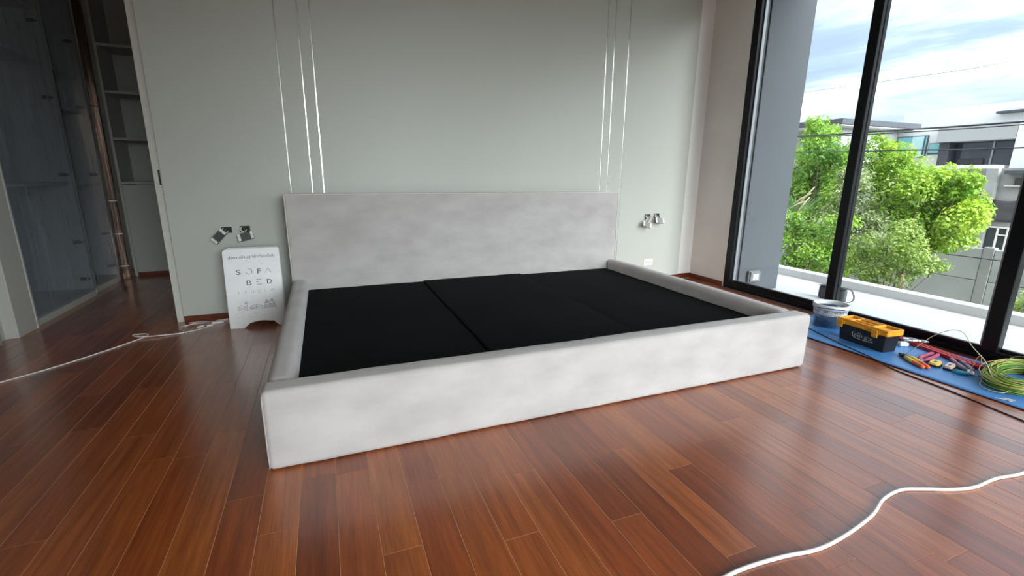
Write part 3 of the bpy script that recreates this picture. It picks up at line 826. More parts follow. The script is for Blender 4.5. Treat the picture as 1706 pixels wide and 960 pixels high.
t = thing('shelving_unit', (-1.57, 6.6, 0), 'grey built-in shelving with a closed lower panel at the closet end', 'shelves')
MB().box(-2.06, -1.10, 6.80, 6.815, 0.0, 2.95).build('back_panel', 'closet_white', t)
MB().box(-2.06, -2.035, 6.40, 6.7995, 0.0, 2.95, bev=0.001).build('side_panel', 'closet_white', t)
MB().box(-1.125, -1.10, 6.40, 6.7995, 0.0, 2.95, bev=0.001).build('side_panel', 'closet_white', t)
for z in (1.035, 1.497, 1.966, 2.42): MB().box(-2.0345, -1.1255, 6.405, 6.7995, z-0.013, z+0.013, bev=0.001).build('shelf', 'closet_white', t)
MB().box(-2.0345, -1.1255, 6.405, 6.425, 0.045, 1.018, bev=0.002).build('cupboard_door', 'closet_white', t)
MB().box(-2.0345, -1.1255, 6.42, 6.7995, 0.0, 0.043).build('plinth', 'dark_red_wood', t)

# ------------------------------------------------------------------ cables on the floor
def cable_pts(pts, z): return spline([(x, y, z) for x, y in pts], 7)
c = cable_pts([(0.82, 0.70), (0.94, 0.80), (1.03, 0.822), (1.14, 0.822), (1.25, 0.812), (1.37, 0.795), (1.51, 0.803), (1.69, 0.832), (1.82, 0.872), (1.94, 0.882), (2.03, 0.853), (2.13, 0.812), (2.23, 0.79), (2.37, 0.79), (2.53, 0.77), (2.72, 0.80)], 0.006)
tag(MB().tube(c, 0.0062, 10).build('power_cable', 'cable_white', smooth=True), 'thick white cable snaking over the bare planks in the foreground', 'cable')
cab = thing('extension_cord', (-1.2, 3.9, 0), 'thin white cord with a loop and plugs running to the sandwich board', 'cable')
pts = [(-2.02, 3.05), (-1.76, 3.29), (-1.67, 3.37), (-1.55, 3.50), (-1.43, 3.66), (-1.33, 3.81), (-1.265, 3.93), (-1.28, 3.985), (-1.34, 4.00), (-1.355, 3.955), (-1.30, 3.90), (-1.20, 3.885), (-1.06, 3.92), (-0.94, 3.985), (-0.885, 4.06), (-0.91, 4.12), (-1.0, 4.15), (-1.075, 4.10), (-1.075, 4.02), (-1.05, 3.955), (-1.02, 3.90)]
P = spline([(x, y, 0.0035 + (0.008 if i in (9, 10, 11, 18, 19) else 0)) for i, (x, y) in enumerate(pts)], 7)
MB().tube(P, 0.0036, 8).build('cord', 'cable_white', cab, smooth=True)
for (x, y, L, a, z, w) in ((-0.955, 4.035, 0.050, R(35), 0.0, 0.010), (-0.895, 4.045, 0.045, R(20), 0.0, 0.010), (-0.85, 4.10, 0.085, R(15), 0.0, 0.013), (-0.83, 4.155, 0.09, R(25), 0.0, 0.011)):
    xf = Matrix.Translation((x, y, z)) @ Matrix.Rotation(a, 4, 'Z')
    pl = MB(xf).box(-L/2, L/2, -w, w, 0.0, w*1.5, bev=0.004).build('plug', 'white_plastic', cab)
    m = MB(xf); m.tube([(L/2, -0.004, w*0.7), (L/2+0.018, -0.004, w*0.7)], 0.0022, 6); m.tube([(L/2, 0.004, w*0.7), (L/2+0.018, 0.004, w*0.7)], 0.0022, 6); m.build('pin', 'tool_steel', pl)
m = MB(); m.tube(spline([(-1.06, 4.18, 0.004), (-0.98, 4.185, 0.004), (-0.9, 4.15, 0.006), (-0.80, 4.12, 0.006), (-0.74, 4.10, 0.004)], 6), 0.0028, 6); m.build('cord', 'cable_white', cab, smooth=True)

# ------------------------------------------------------------------ blue sheet and the tools
sh = thing('ground_sheet', (3.55, 1.6, 0), 'long blue plastic sheet spread under the tools along the window', 'sheet')
n, k = 14, 40
def sheet_z(x, y): return 0.004+0.0022*noise.noise(Vector((x*6, y*3, 1.0)))
vs, fs = [], []
SX0, SX1, SY0, SY1 = 3.245, 3.855, 0.35, 2.62
for i in range(n+1):
    for j in range(k+1):
        x = SX0+(SX1-SX0)*i/n; y = SY0+(SY1-SY0)*j/k
        vs.append((x+(0.012*noise.noise(Vector((0, y*1.3, 5))) if i == 0 else 0), y, sheet_z(x, y)))
for i in range(n):
    for j in range(k): fs.append((i*(k+1)+j, (i+1)*(k+1)+j, (i+1)*(k+1)+j+1, i*(k+1)+j+1))
m = MB().add(vs, fs)
o = m.build('sheet', 'blue_sheet', sh, smooth=True)
sm = o.modifiers.new('thickness', 'SOLIDIFY'); sm.thickness = 0.0025; sm.offset = 1
E_ = [Vector(vs[j]) for j in range(k+1)]
MB().tube([p+Vector((-0.002, 0, 0.0005)) for p in E_], 0.0032, 6).build('hem', 'sheet_edge', sh, smooth=True)
xf = Matrix.Translation((3.292, 1.148, 0.0095)) @ Matrix.Rotation(R(-52), 4, 'Z')
m = MB(xf); m.box(-0.035, 0.02, -0.006, 0.006, 0, 0.0006); m.box(0.0, 0.045, 0.002, 0.02, 0, 0.0006); m.box(0.012, 0.03, -0.02, 0.002, 0, 0.0006)
m.build('printed_mark', 'print_white', sh)
c = spline([(3.50, 2.50, 0.011), (3.44, 2.36, 0.011), (3.37, 2.18, 0.011), (3.31, 2.01, 0.011), (3.262, 1.83, 0.0115), (3.222, 1.70, 0.0045), (3.19, 1.60, 0.0035), (3.16, 1.33, 0.0035), (3.11, 1.08, 0.0035), (3.06, 0.8, 0.0035), (3.0, 0.5, 0.0035)], 6)
tag(MB().tube(c, 0.0034, 8).build('black_cord', 'dark_plastic', smooth=True), 'thin dark cord crossing the blue sheet and trailing along its edge', 'cable')

# toolbox
TB = Matrix.Translation((3.492, 1.975, 0.0075)) @ Matrix.Rotation(R(-5.5), 4, 'Z')
tb = thing('toolbox', (3.492, 1.975, 0.0075), 'black toolbox with a yellow lid on the blue sheet by the window', 'toolbox')
m = MB(TB)
def tapered(m, wx0, wy0, z0, wx1, wy1, z1, t=None):
    vs = [(-wx0, -wy0, z0), (wx0, -wy0, z0), (wx0, wy0, z0), (-wx0, wy0, z0), (-wx1, -wy1, z1), (wx1, -wy1, z1), (wx1, wy1, z1), (-wx1, wy1, z1)]
    m.add(vs, [(3, 2, 1, 0), (4, 5, 6, 7), (0, 1, 5, 4), (1, 2, 6, 5), (2, 3, 7, 6), (3, 0, 4, 7)])
def rrect(wx, wy, r, n=4):
    pts = []
    for cx, cy, a0 in ((wx-r, wy-r, 0), (-wx+r, wy-r, 90), (-wx+r, -wy+r, 180), (wx-r, -wy+r, 270)):
        for k in range(n+1): pts.append((cx+r*math.cos(R(a0+90*k/n)), cy+r*math.sin(R(a0+90*k/n))))
    return pts
def loft(m, rings, cap=True):
    n = len(rings[0][0]); vs = []; fs = []
    for poly, z in rings: vs += [(x, y, z) for x, y in poly]
    for i in range(len(rings)-1):
        for k in range(n):
            l = (k+1) % n; fs.append((i*n+k, i*n+l, (i+1)*n+l, (i+1)*n+k))
    if cap: fs.append(tuple(reversed(range(n)))); fs.append(tuple((len(rings)-1)*n+k for k in range(n)))
    m.add(vs, fs)
loft(m, [(rrect(0.056, 0.158, 0.012), 0.0), (rrect(0.058, 0.161, 0.012), 0.004), (rrect(0.066, 0.170, 0.014), 0.118)])
body = m.build('body', 'toolbox_black', tb)
m = MB(TB)
loft(m, [(rrect(0.073, 0.178, 0.012), 0.1185), (rrect(0.076, 0.181, 0.012), 0.121), (rrect(0.076, 0.181, 0.012), 0.138), (rrect(0.074, 0.179, 0.012), 0.141)], True)
# raised rim and ribs that frame the three sunken trays
for (a, b, c_, d_) in ((-0.074, -0.062, -0.179, 0.179), (0.062, 0.074, -0.179, 0.179), (-0.062, 0.062, -0.179, -0.166), (-0.062, 0.062, 0.166, 0.179), (-0.062, 0.062, -0.072, -0.058), (-0.062, 0.062, 0.082, 0.096), (-0.024, -0.010, -0.058, 0.082), (0.030, 0.040, -0.058, 0.082)):
    m.box(a, b, c_, d_, 0.1408, 0.158, bev=0.003)
lid = m.build('lid', 'toolbox_yellow', tb)
m = MB(TB); m.box(-0.008, 0.028, -0.053, 0.077, 0.1412, 0.146, bev=0.002); m.build('tray_shade_pad', 'tray_shade', tb)  # brown pad in the middle tray, the tray's shade put into its colour
for yy in (-0.100, 0.150):
    m = MB(TB); m.box(-0.0865, -0.0765, yy-0.022, yy+0.022, 0.092, 0.146, bev=0.004); m.box(-0.082, -0.0765, yy-0.030, yy-0.0222, 0.118, 0.140); m.box(-0.082, -0.0765, yy+0.0222, yy+0.030, 0.118, 0.140)
    m.build('latch', 'toolbox_yellow', tb)
m = MB(TB); m.box(-0.081, -0.0765, -0.02, 0.045, 0.122, 0.138, bev=0.002); m.build('lid_grip', 'toolbox_yellow', tb)
# logo on the long side facing the room: slanted letters over a swoosh
NB = Vector((-0.118, 0, 0.008)).normalized()
def on_side(u, v, d):
    z = 0.048+v; x = -(0.058+(0.066-0.058)*(z/0.118))-0.0008-d
    return TB @ Vector((x, 0.048-u*1.0, z))
def slant(u0, v0, s=0.22, up=0.0): return lambda u, v, d: on_side(u0+u+s*v, v0+v+up*u, d)
text_mesh('lettering', 'EASY', 0.034, slant(0.0, 0.002), 'print_white', body, width=0.064)
text_mesh('lettering', 'BOX', 0.034, slant(0.072, 0.002), 'print_white', body, width=0.054)
m = MB()
m.tube([on_side(-0.012, 0.030, 0.0), on_side(-0.014, 0.008, 0.0), on_side(0.004, -0.006, 0.0), on_side(0.05, -0.009, 0.0)], 0.0022, 4)
m.tube([on_side(0.062, -0.008, 0.0), on_side(0.112, -0.006, 0.0)], 0.0024, 4); m.tube([on_side(0.118, -0.004, 0.0), on_side(0.134, 0.0, 0.0)], 0.0030, 4)
m.tube([on_side(-0.012, 0.030, 0.0), on_side(0.02, 0.036, 0.0), on_side(0.05, 0.033, 0.0)], 0.0014, 4)
m.build('logo_swoosh', 'print_white', body)

# bucket
bk = thing('bucket', (3.665, 2.37, 0.0075), 'clear plastic pail with a white rim behind the yellow toolbox', 'bucket')
bc = (3.665, 2.37, 0.0075)
m = MB(); m.lathe([(0.100, 0.0), (0.103, 0.004), (0.114, 0.150), (0.110, 0.150), (0.099, 0.006), (0.002, 0.005)], bc, 32, cap=False); m.add([], []); m.build('body', 'bucket_clear', bk, smooth=True)
m = MB(); m.lathe([(0.1145, 0.142), (0.123, 0.146), (0.1245, 0.176), (0.119, 0.182), (0.113, 0.180), (0.1115, 0.150)], bc, 32, cap=False); m.build('rim', 'bucket_white', bk, smooth=True)
m = MB(); m.lathe([(0.1125, 0.098), (0.1150, 0.136)], bc, 32, cap=False); lb = m.build('label_band', 'bucket_white', bk, smooth=True)
m = MB()
for k in range(26):
    a = R(150+k*6.2); rr_ = 0.1148; w_ = 0.5+0.5*rnd.random()
    if k % 7 == 5: continue
    for zz, hh in ((0.124, 0.007*w_+0.002), (0.106, 0.003)):
        p = Vector((bc[0]+rr_*math.cos(a), bc[1]+rr_*math.sin(a), bc[2]+zz)); tg = Vector((-math.sin(a), math.cos(a), 0))*0.0045; up = Vector((0, 0, hh)); nr = Vector((math.cos(a), math.sin(a), 0))*0.001
        m.add([p-tg+nr, p+tg+nr, p+tg+up+nr, p-tg+up+nr], [(0, 1, 2, 3)])
m.build('printed_text', 'ink_dark', lb)
m = MB()
for k in range(260):
    a = rnd.uniform(0, 2*PI); q = 0.088*math.sqrt(rnd.random()); z = 0.012+rnd.random()*0.055
    xf = Matrix.Translation((bc[0]+q*math.cos(a), bc[1]+q*math.sin(a), bc[2]+z)) @ Matrix.Rotation(rnd.uniform(0, 6), 4, (rnd.random(), rnd.random(), rnd.random()+0.1))
    mm = MB(xf).box(-0.012, 0.012, -0.004, 0.004, -0.004, 0.004); m.add(mm.v, mm.f)
tag(m.build('contents', 'scrap_mix', bk), kind='stuff')
m = MB(); m.tube(spline([(bc[0]-0.125, bc[1]+0.02, 0.160), (bc[0]-0.13, bc[1]-0.03, 0.170), (bc[0]-0.09, bc[1]-0.105, 0.172), (bc[0]-0.03, bc[1]-0.128, 0.166)], 6), 0.003, 6); m.build('bail_handle', 'dark_plastic', bk, smooth=True)

# red level bar along the sill
lv = thing('spirit_level', (3.76, 1.66, 0.007), 'long red metal level lying along the window sill behind the tools', 'tool')
xf = Matrix.Translation((3.775, 1.745, 0.0078)) @ Matrix.Rotation(R(-14), 4, 'Z')
m = MB(xf); m.box(-0.034, 0.034, -0.33, 0.33, 0.0, 0.022, bev=0.002); m.build('bar', 'red_metal', lv)
m = MB(xf); m.box(-0.012, -0.002, -0.328, 0.328, 0.0222, 0.0255, bev=0.001); m.build('ridge', 'red_metal_pale', lv)
m = MB(xf); m.box(0.014, 0.022, -0.328, 0.328, 0.0222, 0.025, bev=0.001); m.build('ridge', 'red_metal_pale', lv)

def pliers(name, label, jaw, tip, spread, mats, bend=0.0, rr=0.0085, steel='tool_steel', jl=0.055, lift=0.0):
    """hand pliers: pivot head, two jaws, two curved grips with tips"""
    a, b = Vector((*jaw, 0.0)), Vector((*tip, 0.0))
    ax = (b-a); L = ax.length; ang = math.atan2(ax.y, ax.x)
    t = thing(name, (a.x, a.y, 0.008), label, 'tool')
    xf = Matrix.Translation((a.x, a.y, 0.008+lift)) @ Matrix.Rotation(ang, 4, 'Z')
    m = MB(xf); m.lathe([(0.003, 0.0), (0.016, 0.001), (0.018, 0.008), (0.015, 0.016), (0.006, 0.018)], (jl, 0, 0), 14)
    m.build('pivot', steel, t, smooth=False)
    for s in (-1, 1):
        m = MB(xf); m.tube(spline([(jl+0.01, -s*0.006, 0.009), (jl-0.02, s*0.010, 0.009), (jl*0.35, s*0.009, 0.009), (0.0, s*0.003, 0.008)], 4), [0.008]*5+[0.0085]*4+[0.006]*3+[0.003], 8); m.build('jaw', steel, t, smooth=True)
        h = spline([(jl-0.004, s*0.008, 0.010), (jl+0.03, s*(0.012+spread*0.35), 0.012), (jl+(L-jl)*0.6, s*spread+bend*0.6, 0.011), (L, s*spread*0.75+bend, 0.011)], 5)
        K = len(h); cut = int(K*0.68)
        m = MB(xf); m.tube(h[:cut], [rr*0.7+(rr*0.45)*min(1, i/4) for i in range(cut)], 8); g = m.build('grip', mats[0], t, smooth=True)
        m = MB(xf); m.tube(h[cut-1:], [rr*1.05]*(K-cut)+[rr*0.8], 8); m.build('grip_end', mats[1], g, smooth=True)
    return t
pliers('wire_stripper', 'black-headed wire stripper with yellow and orange grips next to the toolbox', (3.495, 1.765), (3.372, 1.548), 0.019, ('grip_yellow', 'grip_orange'), 0, 0.012, 'dark_plastic', 0.075)
pliers('pliers', 'pliers with pinkish red grips between the yellow-gripped and cream tools', (3.43, 1.625), (3.70, 1.665), 0.020, ('grip_pink', 'grip_pink'), 0, 0.0115, 'grip_purple', 0.06)
pliers('side_cutters', 'side cutters with dark purple grips, jaws touching the green wire coil', (3.52, 1.385), (3.715, 1.565), 0.022, ('grip_purple', 'grip_purple'), 0.006, 0.012)
pliers('combination_pliers', 'bare steel pliers lying across the red level near the toolbox', (3.85, 1.785), (3.735, 1.885), 0.022, ('tool_steel', 'tool_steel'), 0, 0.009, 'tool_steel', 0.06, 0.0262)
def knife(name, label, loc, ang, L, W, top, base):
    t = thing(name, (*loc, 0.008), label, 'tool')
    xf = Matrix.Translation((*loc, 0.008)) @ Matrix.Rotation(ang, 4, 'Z')
    m = MB(xf); loft(m, [(rrect(L/2, W/2, W*0.3), 0.0), (rrect(L/2, W/2, W*0.3), 0.012)]); m.build('base', base, t)
    m = MB(xf); loft(m, [(rrect(L/2-0.003, W/2-0.003, W*0.28), 0.0122), (rrect(L/2-0.006, W/2-0.006, W*0.25), 0.024)]); m.build('shell', top, t)
    m = MB(xf); m.box(-L*0.18, L*0.12, -W*0.12, W*0.12, 0.0242, 0.0262, bev=0.0008); m.build('slider', 'grey_plastic', t)
knife('tape_measure', 'short rounded yellow tool with a black base under the red-gripped pliers', (3.500, 1.566), R(14), 0.098, 0.058, 'grip_yellow', 'dark_plastic')
knife('utility_knife', 'flat cream and black cutter lying beside the dark purple-gripped side cutters', (3.525, 1.503), R(14), 0.108, 0.046, 'grip_cream', 'dark_plastic')
sd = thing('screwdriver', (3.46, 1.42, 0.008), 'stubby teal screwdriver lying next to the jaws of the side cutters', 'tool')
xf = Matrix.Translation((3.482, 1.415, 0.008)) @ Matrix.Rotation(R(-58), 4, 'Z')
m = MB(xf); m.tube([(-0.05, 0, 0.012), (-0.045, 0, 0.012), (-0.01, 0, 0.012), (0.02, 0, 0.012), (0.03, 0, 0.012)], [0.006, 0.012, 0.0125, 0.011, 0.007], 10); m.build('grip', 'grip_teal', sd, smooth=True)
m = MB(xf); m.tube([(0.031, 0, 0.012), (0.085, 0, 0.012)], 0.0035, 8); m.build('shaft', 'tool_steel', sd, smooth=True)
kc = thing('wire_connector', (3.745, 1.885, 0.01), 'small white plastic connector between the toolbox and the steel pliers', 'connector')
xf = Matrix.Translation((3.700, 1.860, 0.0085)) @ Matrix.Rotation(R(-25), 4, 'Z')
MB(xf).box(-0.03, 0.03, -0.019, 0.019, 0.0, 0.026, bev=0.004).build('housing', 'white_plastic', kc)
MB(xf).box(-0.02, 0.02, -0.012, 0.012, 0.0262, 0.029, bev=0.001).build('lever', 'bucket_white', kc)

# coil of earth wire
co = thing('wire_coil', (3.70, 1.22, 0.008), 'loose coil of yellow-green electrical wire at the end of the blue sheet', 'wire')
CC = Vector((3.675, 1.245, 0))
def coil(n, r0, sx, sy, seed, mname, rad=0.0028, zb=0.010, zt=0.07):
    pts = []
    per = 16
    for i in range(n*per):
        a = 2*PI*i/per; k = i/per
        q = r0*(1-0.42*(0.5+0.5*math.sin(k*1.9+seed))+0.08*noise.noise(Vector((k*2.1, seed, math.sin(a)))))
        dx = 0.018*noise.noise(Vector((k*1.3, 5.0, seed))); dy = 0.018*noise.noise(Vector((k*1.3, 9.0, seed)))
        x, y = q*sx*math.cos(a)+dx, q*sy*math.sin(a)+dy
        c_, s_ = math.cos(R(12)), math.sin(R(12))
        z = zb+(zt-zb)*(0.5+0.5*math.sin(k*2.399+seed))*(0.8+0.2*math.sin(a+seed))
        pts.append(CC+Vector((x*c_-y*s_, x*s_+y*c_, z)))
    MB().tube(spline(pts, 2), rad, 6).build('wire', mname, co, smooth=True)
coil(17, 0.24, 1.25, 0.60, 3, 'wire_green')
coil(15, 0.245, 1.25, 0.60, 11, 'wire_lime')
coil(10, 0.235, 1.25, 0.62, 19, 'wire_lime', 0.0028, 0.03, 0.08)
coil(8, 0.24, 1.25, 0.60, 23, 'wire_green', 0.0028, 0.03, 0.075)
coil(2, 0.25, 1.28, 0.66, 27, 'wire_orange', 0.0026, 0.055, 0.085)
MB().tube(spline([(3.50, 1.735, 0.012), (3.47, 1.70, 0.05), (3.455, 1.65, 0.116), (3.45, 1.60, 0.185), (3.45, 1.553, 0.232), (3.45, 1.50, 0.268), (3.45, 1.455, 0.272), (3.45, 1.425, 0.245), (3.45, 1.399, 0.208), (3.45, 1.36, 0.172), (3.45, 1.326, 0.142), (3.45, 1.29, 0.085), (3.46, 1.27, 0.04)], 5), 0.0022, 6).build('wire', 'wire_pale', co, smooth=True)
MB().tube(spline([(3.60, 1.43, 0.03), (3.60, 1.42, 0.09), (3.605, 1.405, 0.118), (3.61, 1.40, 0.085), (3.61, 1.38, 0.04)], 5), 0.0022, 6).build('wire', 'wire_orange', co, smooth=True)
MB().tube(spline([(3.72, 1.36, 0.06), (3.72, 1.30, 0.135), (3.70, 1.21, 0.148), (3.68, 1.14, 0.11), (3.64, 1.12, 0.05), (3.60, 1.16, 0.02)], 5), 0.0022, 6).build('wire', 'wire_pale', co, smooth=True)
MB().tube(spline([(3.52, 1.33, 0.03), (3.40, 1.30, 0.014), (3.35, 1.24, 0.012), (3.38, 1.18, 0.02), (3.46, 1.20, 0.06)], 5), 0.0022, 6).build('wire', 'wire_pale', co, smooth=True)

# ------------------------------------------------------------------ outdoors: ground, wall, houses
GZ = -3.6
struct(MB().box(-60, 160, -120, 160, GZ-0.5, GZ).build('ground', 'earth'))
bw = thing('boundary_wall', (14, 7.5, GZ), 'tall bare concrete wall of cast panels between the garden and the houses', 'wall')
ya = -5.0
for i in range(9):
    y0 = -6.32+i*2.42; y1 = y0+2.42
    MB().box(13.99, 14.15, y0-0.10, y0+0.10, GZ, -0.36, bev=0.01).build('post', 'concrete', bw)
    for j, (z0, z1) in enumerate(((GZ, -2.62), (-2.61, -1.90), (-1.89, -1.15), (-1.14, -0.40))):
        MB().box(14.0, 14.1, y0+0.105, y1-0.105, z0, z1, bev=0.012).build('concrete_panel', 'concrete_pale', bw)

hs = thing('white_house', (37, 18, GZ), 'modern white flat-roofed house with a teal window behind the trees', 'house')
def hp(name, m, *b, bev=0.01): return MB().box(*b, bev=bev).build(name, m, hs)
hp('side_wing', 'house_grey', 30.5, 36.0, 20.9, 27, GZ, 4.25)
hp('flat_roof', 'roof_dark', 29.0, 36.6, 19.95, 27.5, 4.30, 4.62)
hp('roof_soffit', 'house_white', 29.1, 36.5, 20.05, 27.4, 4.22, 4.295)
hp('front_wall', 'house_white', 36.05, 40.0, 18.25, 21.0, GZ, 4.20)
fr = hp('window_frame', 'roof_dark', 35.98, 36.04, 19.08, 20.86, 2.48, 3.84)
MB().box(35.95, 35.978, 19.14, 20.80, 2.54, 3.79).build('window_pane', 'teal_glass', fr)
MB().box(35.93, 35.948, 19.30, 19.95, 2.54, 3.79).build('window_blind', 'teal_blind', fr)
MB().box(35.925, 35.949, 19.22, 19.27, 2.54, 3.79).build('mullion', 'roof_dark', fr)
fr = hp('window_frame', 'roof_dark', 35.98, 36.04, 18.34, 19.0, 2.66, 3.34)
MB().box(35.95, 35.978, 18.40, 18.96, 2.74, 3.30).build('window_pane', 'teal_glass', fr)
hp('fascia', 'house_grey', 35.2, 40.0, 14.6, 18.24, 3.32, 4.25)
hp('side_fin', 'house_white', 35.2, 40.0, 8.0, 14.58, 1.7, 4.24)
hp('recess_side', 'house_dark', 35.6, 40.0, 17.7, 18.2, 0.8, 3.315)
hp('recess_back', 'house_dark', 38.5, 40.0, 15.0, 17.69, 0.8, 3.315)
pn = hp('glazing', 'dark_glass', 36.30, 36.36, 15.05, 17.65, 1.95, 3.31)
MB().box(36.24, 36.295, 15.86, 15.94, 1.95, 3.31).build('mullion', 'house_grey', pn)
MB().box(36.22, 36.295, 16.2, 17.5, 1.95, 2.35, bev=0.05).build('planter', 'shade_net', pn)
hp('ledge', 'house_white', 34.2, 36.2, 14.8, 17.7, 1.72, 1.93)
hp('lower_wall', 'house_dark', 36.0, 40.0, 15.0, 18.2, GZ, 0.79)
hp('upper_storey', 'house_white', 42.0, 48.0, 10.0, 24.2, 3.9, 6.05)
hp('solar_panel', 'roof_dark', 41.5, 43.5, 15.5, 18.5, 5.35, 5.5)

uf = thing('unfinished_house', (33, 14, GZ), 'raw concrete house shell with black netting and pale timber props', 'house')
def up(name, m, *b, bev=0.01): return MB().box(*b, bev=bev).build(name, m, uf)
up('front_wall', 'concrete', 33.0, 34.1, 8.0, 16.1, GZ, 1.72)
up('column', 'concrete_pale', 32.7, 32.995, 13.9, 14.4, GZ, 1.70)
up('slab_edge', 'roof_dark', 32.5, 32.995, 9.0, 13.6, 1.42, 1.6)
up('opening', 'dark_glass', 32.94, 32.995, 14.5, 15.9, -0.9, 1.35)
for y in (14.55, 14.95, 15.4): up('timber_prop', 'pale_timber', 32.86, 32.93, y-0.035, y+0.035, -0.9, 1.35)
up('opening', 'shade_net', 32.94, 32.995, 11.4, 13.3, 0.80, 1.25)
up('beam', 'pale_timber', 32.8, 32.93, 11.2, 13.6, 0.80, 0.86)
n, k = 8, 8
vs, fs = [], []
for i in range(n+1):
    for j in range(k+1):
        y = 12.75+1.15*i/n; z = -1.0+1.14*j/k
        sag = -0.08*math.sin(PI*i/n)*(j/k)
        vs.append((32.86+0.06*noise.noise(Vector((y*3, z*3, 0))), y+0.05*noise.noise(Vector((0, z*2, 4))), z+sag))
for i in range(n):
    for j in range(k): fs.append((i*(k+1)+j, (i+1)*(k+1)+j, (i+1)*(k+1)+j+1, i*(k+1)+j+1))
o = MB().add(vs, fs).build('netting', 'shade_net', uf, smooth=True); s_ = o.modifiers.new('thickness', 'SOLIDIFY'); s_.thickness = 0.02
up('opening', 'dark_glass', 32.94, 32.995, 13.0, 14.1, -2.7, -1.36)
for y in (13.02, 13.42, 14.08): up('timber_prop', 'pale_timber', 32.80, 32.93, y-0.035, y+0.035, -2.7, -1.3)
up('timber_prop', 'pale_timber', 32.80, 32.93, 13.02, 14.08, -1.34, -1.27); up('timber_prop', 'pale_timber', 32.80, 32.93, 13.05, 13.40, -1.72, -1.66)
up('opening', 'dark_glass', 32.94, 32.995, 14.75, 15.5, -2.7, -1.75)
up('timber_prop', 'pale_timber', 32.80, 32.93, 14.1, 15.5, -2.15, -2.09); up('timber_prop', 'pale_timber', 32.80, 32.93, 15.0, 15.06, -2.7, -1.75)

# overhead wires run along the street, parallel to the window wall
for i, (pts, r_, lab) in enumerate((
        ([(7.5, -6, 1.98), (7.5, 0, 1.84), (7.5, 3.07, 1.795), (7.5, 4.65, 1.812), (7.5, 6.1, 1.837), (7.5, 12, 2.05)], 0.011, 'upper dark overhead wire above the trees, one of a close pair'),
        ([(7.7, -6, 1.90), (7.7, 0, 1.80), (7.7, 3.15, 1.778), (7.7, 4.77, 1.794), (7.7, 6.26, 1.836), (7.7, 12, 2.03)], 0.007, 'thinner overhead wire just under the upper one'),
        ([(7.5, -6, 1.70), (7.5, 0, 1.54), (7.5, 3.02, 1.508), (7.5, 4.21, 1.534), (7.5, 5.885, 1.579), (7.5, 12, 1.85)], 0.009, 'single dark overhead wire crossing in front of the leaves'),
        ([(7.5, -6, 2.62), (7.5, 0, 2.50), (7.5, 3.2, 2.476), (7.5, 4.65, 2.489), (7.5, 12, 2.7)], 0.004, 'hair-thin grey wire high against the clouds'))):
    tag(MB().tube(spline(pts, 5), r_, 5).build('overhead_wire', 'utility_wire' if i < 3 else 'house_grey', smooth=True), lab, 'wire')
tag(MB().tube(spline([(13.6, -6, -0.5), (13.6, 5.4, -0.57), (13.6, 7.1, -0.565), (13.6, 16, -0.45)], 5), 0.012, 5).build('overhead_wire', 'utility_wire', smooth=True), 'low dark wire strung along the top of the concrete wall', 'wire')

# ------------------------------------------------------------------ vegetation
def leaves(name, clumps, per_m2, size, mname, parent, seed, droop=0.2, narrow=0.55, fat=1.2):
    g = random.Random(seed)
    V, F, T = [], [], []
    for (cx, cy, cz, r) in clumps:
        r *= fat
        ct = g.uniform(-0.18, 0.18)
        n = int(per_m2*4*PI*r*r)
        # lumpy clump made of several small tufts
        tufts = []
        for _ in range(max(5, int(22*r*2))):
            d = Vector((g.gauss(0, 1), g.gauss(0, 1), g.gauss(0, 1)*0.85)).normalized()
            tufts.append((d*r*g.uniform(0.35, 0.95), g.uniform(0.22, 0.42)*r+0.04, g.uniform(-0.15, 0.15)))
        for _ in range(n):
            to, tr, tt = tufts[g.randrange(len(tufts))]
            d = Vector((g.gauss(0, 1), g.gauss(0, 1), g.gauss(0, 1))).normalized()
            p = Vector((cx, cy, cz))+to+d*tr*g.uniform(0.55, 1.05)
            up_ = (d*0.7+Vector((g.gauss(0, 0.45), g.gauss(0, 0.45), 0.75))).normalized()
            ax = up_.cross(Vector((g.gauss(0, 1), g.gauss(0, 1), g.gauss(0, 1)))).normalized()
            ax = (ax-Vector((0, 0, droop))).normalized()
            bx = up_.cross(ax).normalized()
            s = size*g.uniform(0.65, 1.3)
            o = len(V)
            V += [p-ax*s*0.5, p+bx*s*narrow*0.5, p+ax*s*0.5, p-bx*s*narrow*0.5]
            F.append((o, o+1, o+2, o+3))
            tv = min(1, max(0, 0.42+ct+tt+0.42*(p.z-cz)/max(r, 0.1)*0.6+g.gauss(0, 0.14)))  # tint rises with height: light from above painted onto the clump tops
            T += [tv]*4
    own = ORIGIN[parent.name]
    me = bpy.data.meshes.new(name)
    me.from_pydata([tuple(v-own) for v in V], [], F)
    at = me.attributes.new('tint', 'FLOAT', 'POINT'); at.data.foreach_set('value', T)
    me.materials.append(MATS[mname]); me.update()
    o = bpy.data.objects.new(name, me); COL.objects.link(o); o.parent = parent
    o['kind'] = 'stuff'
    return o
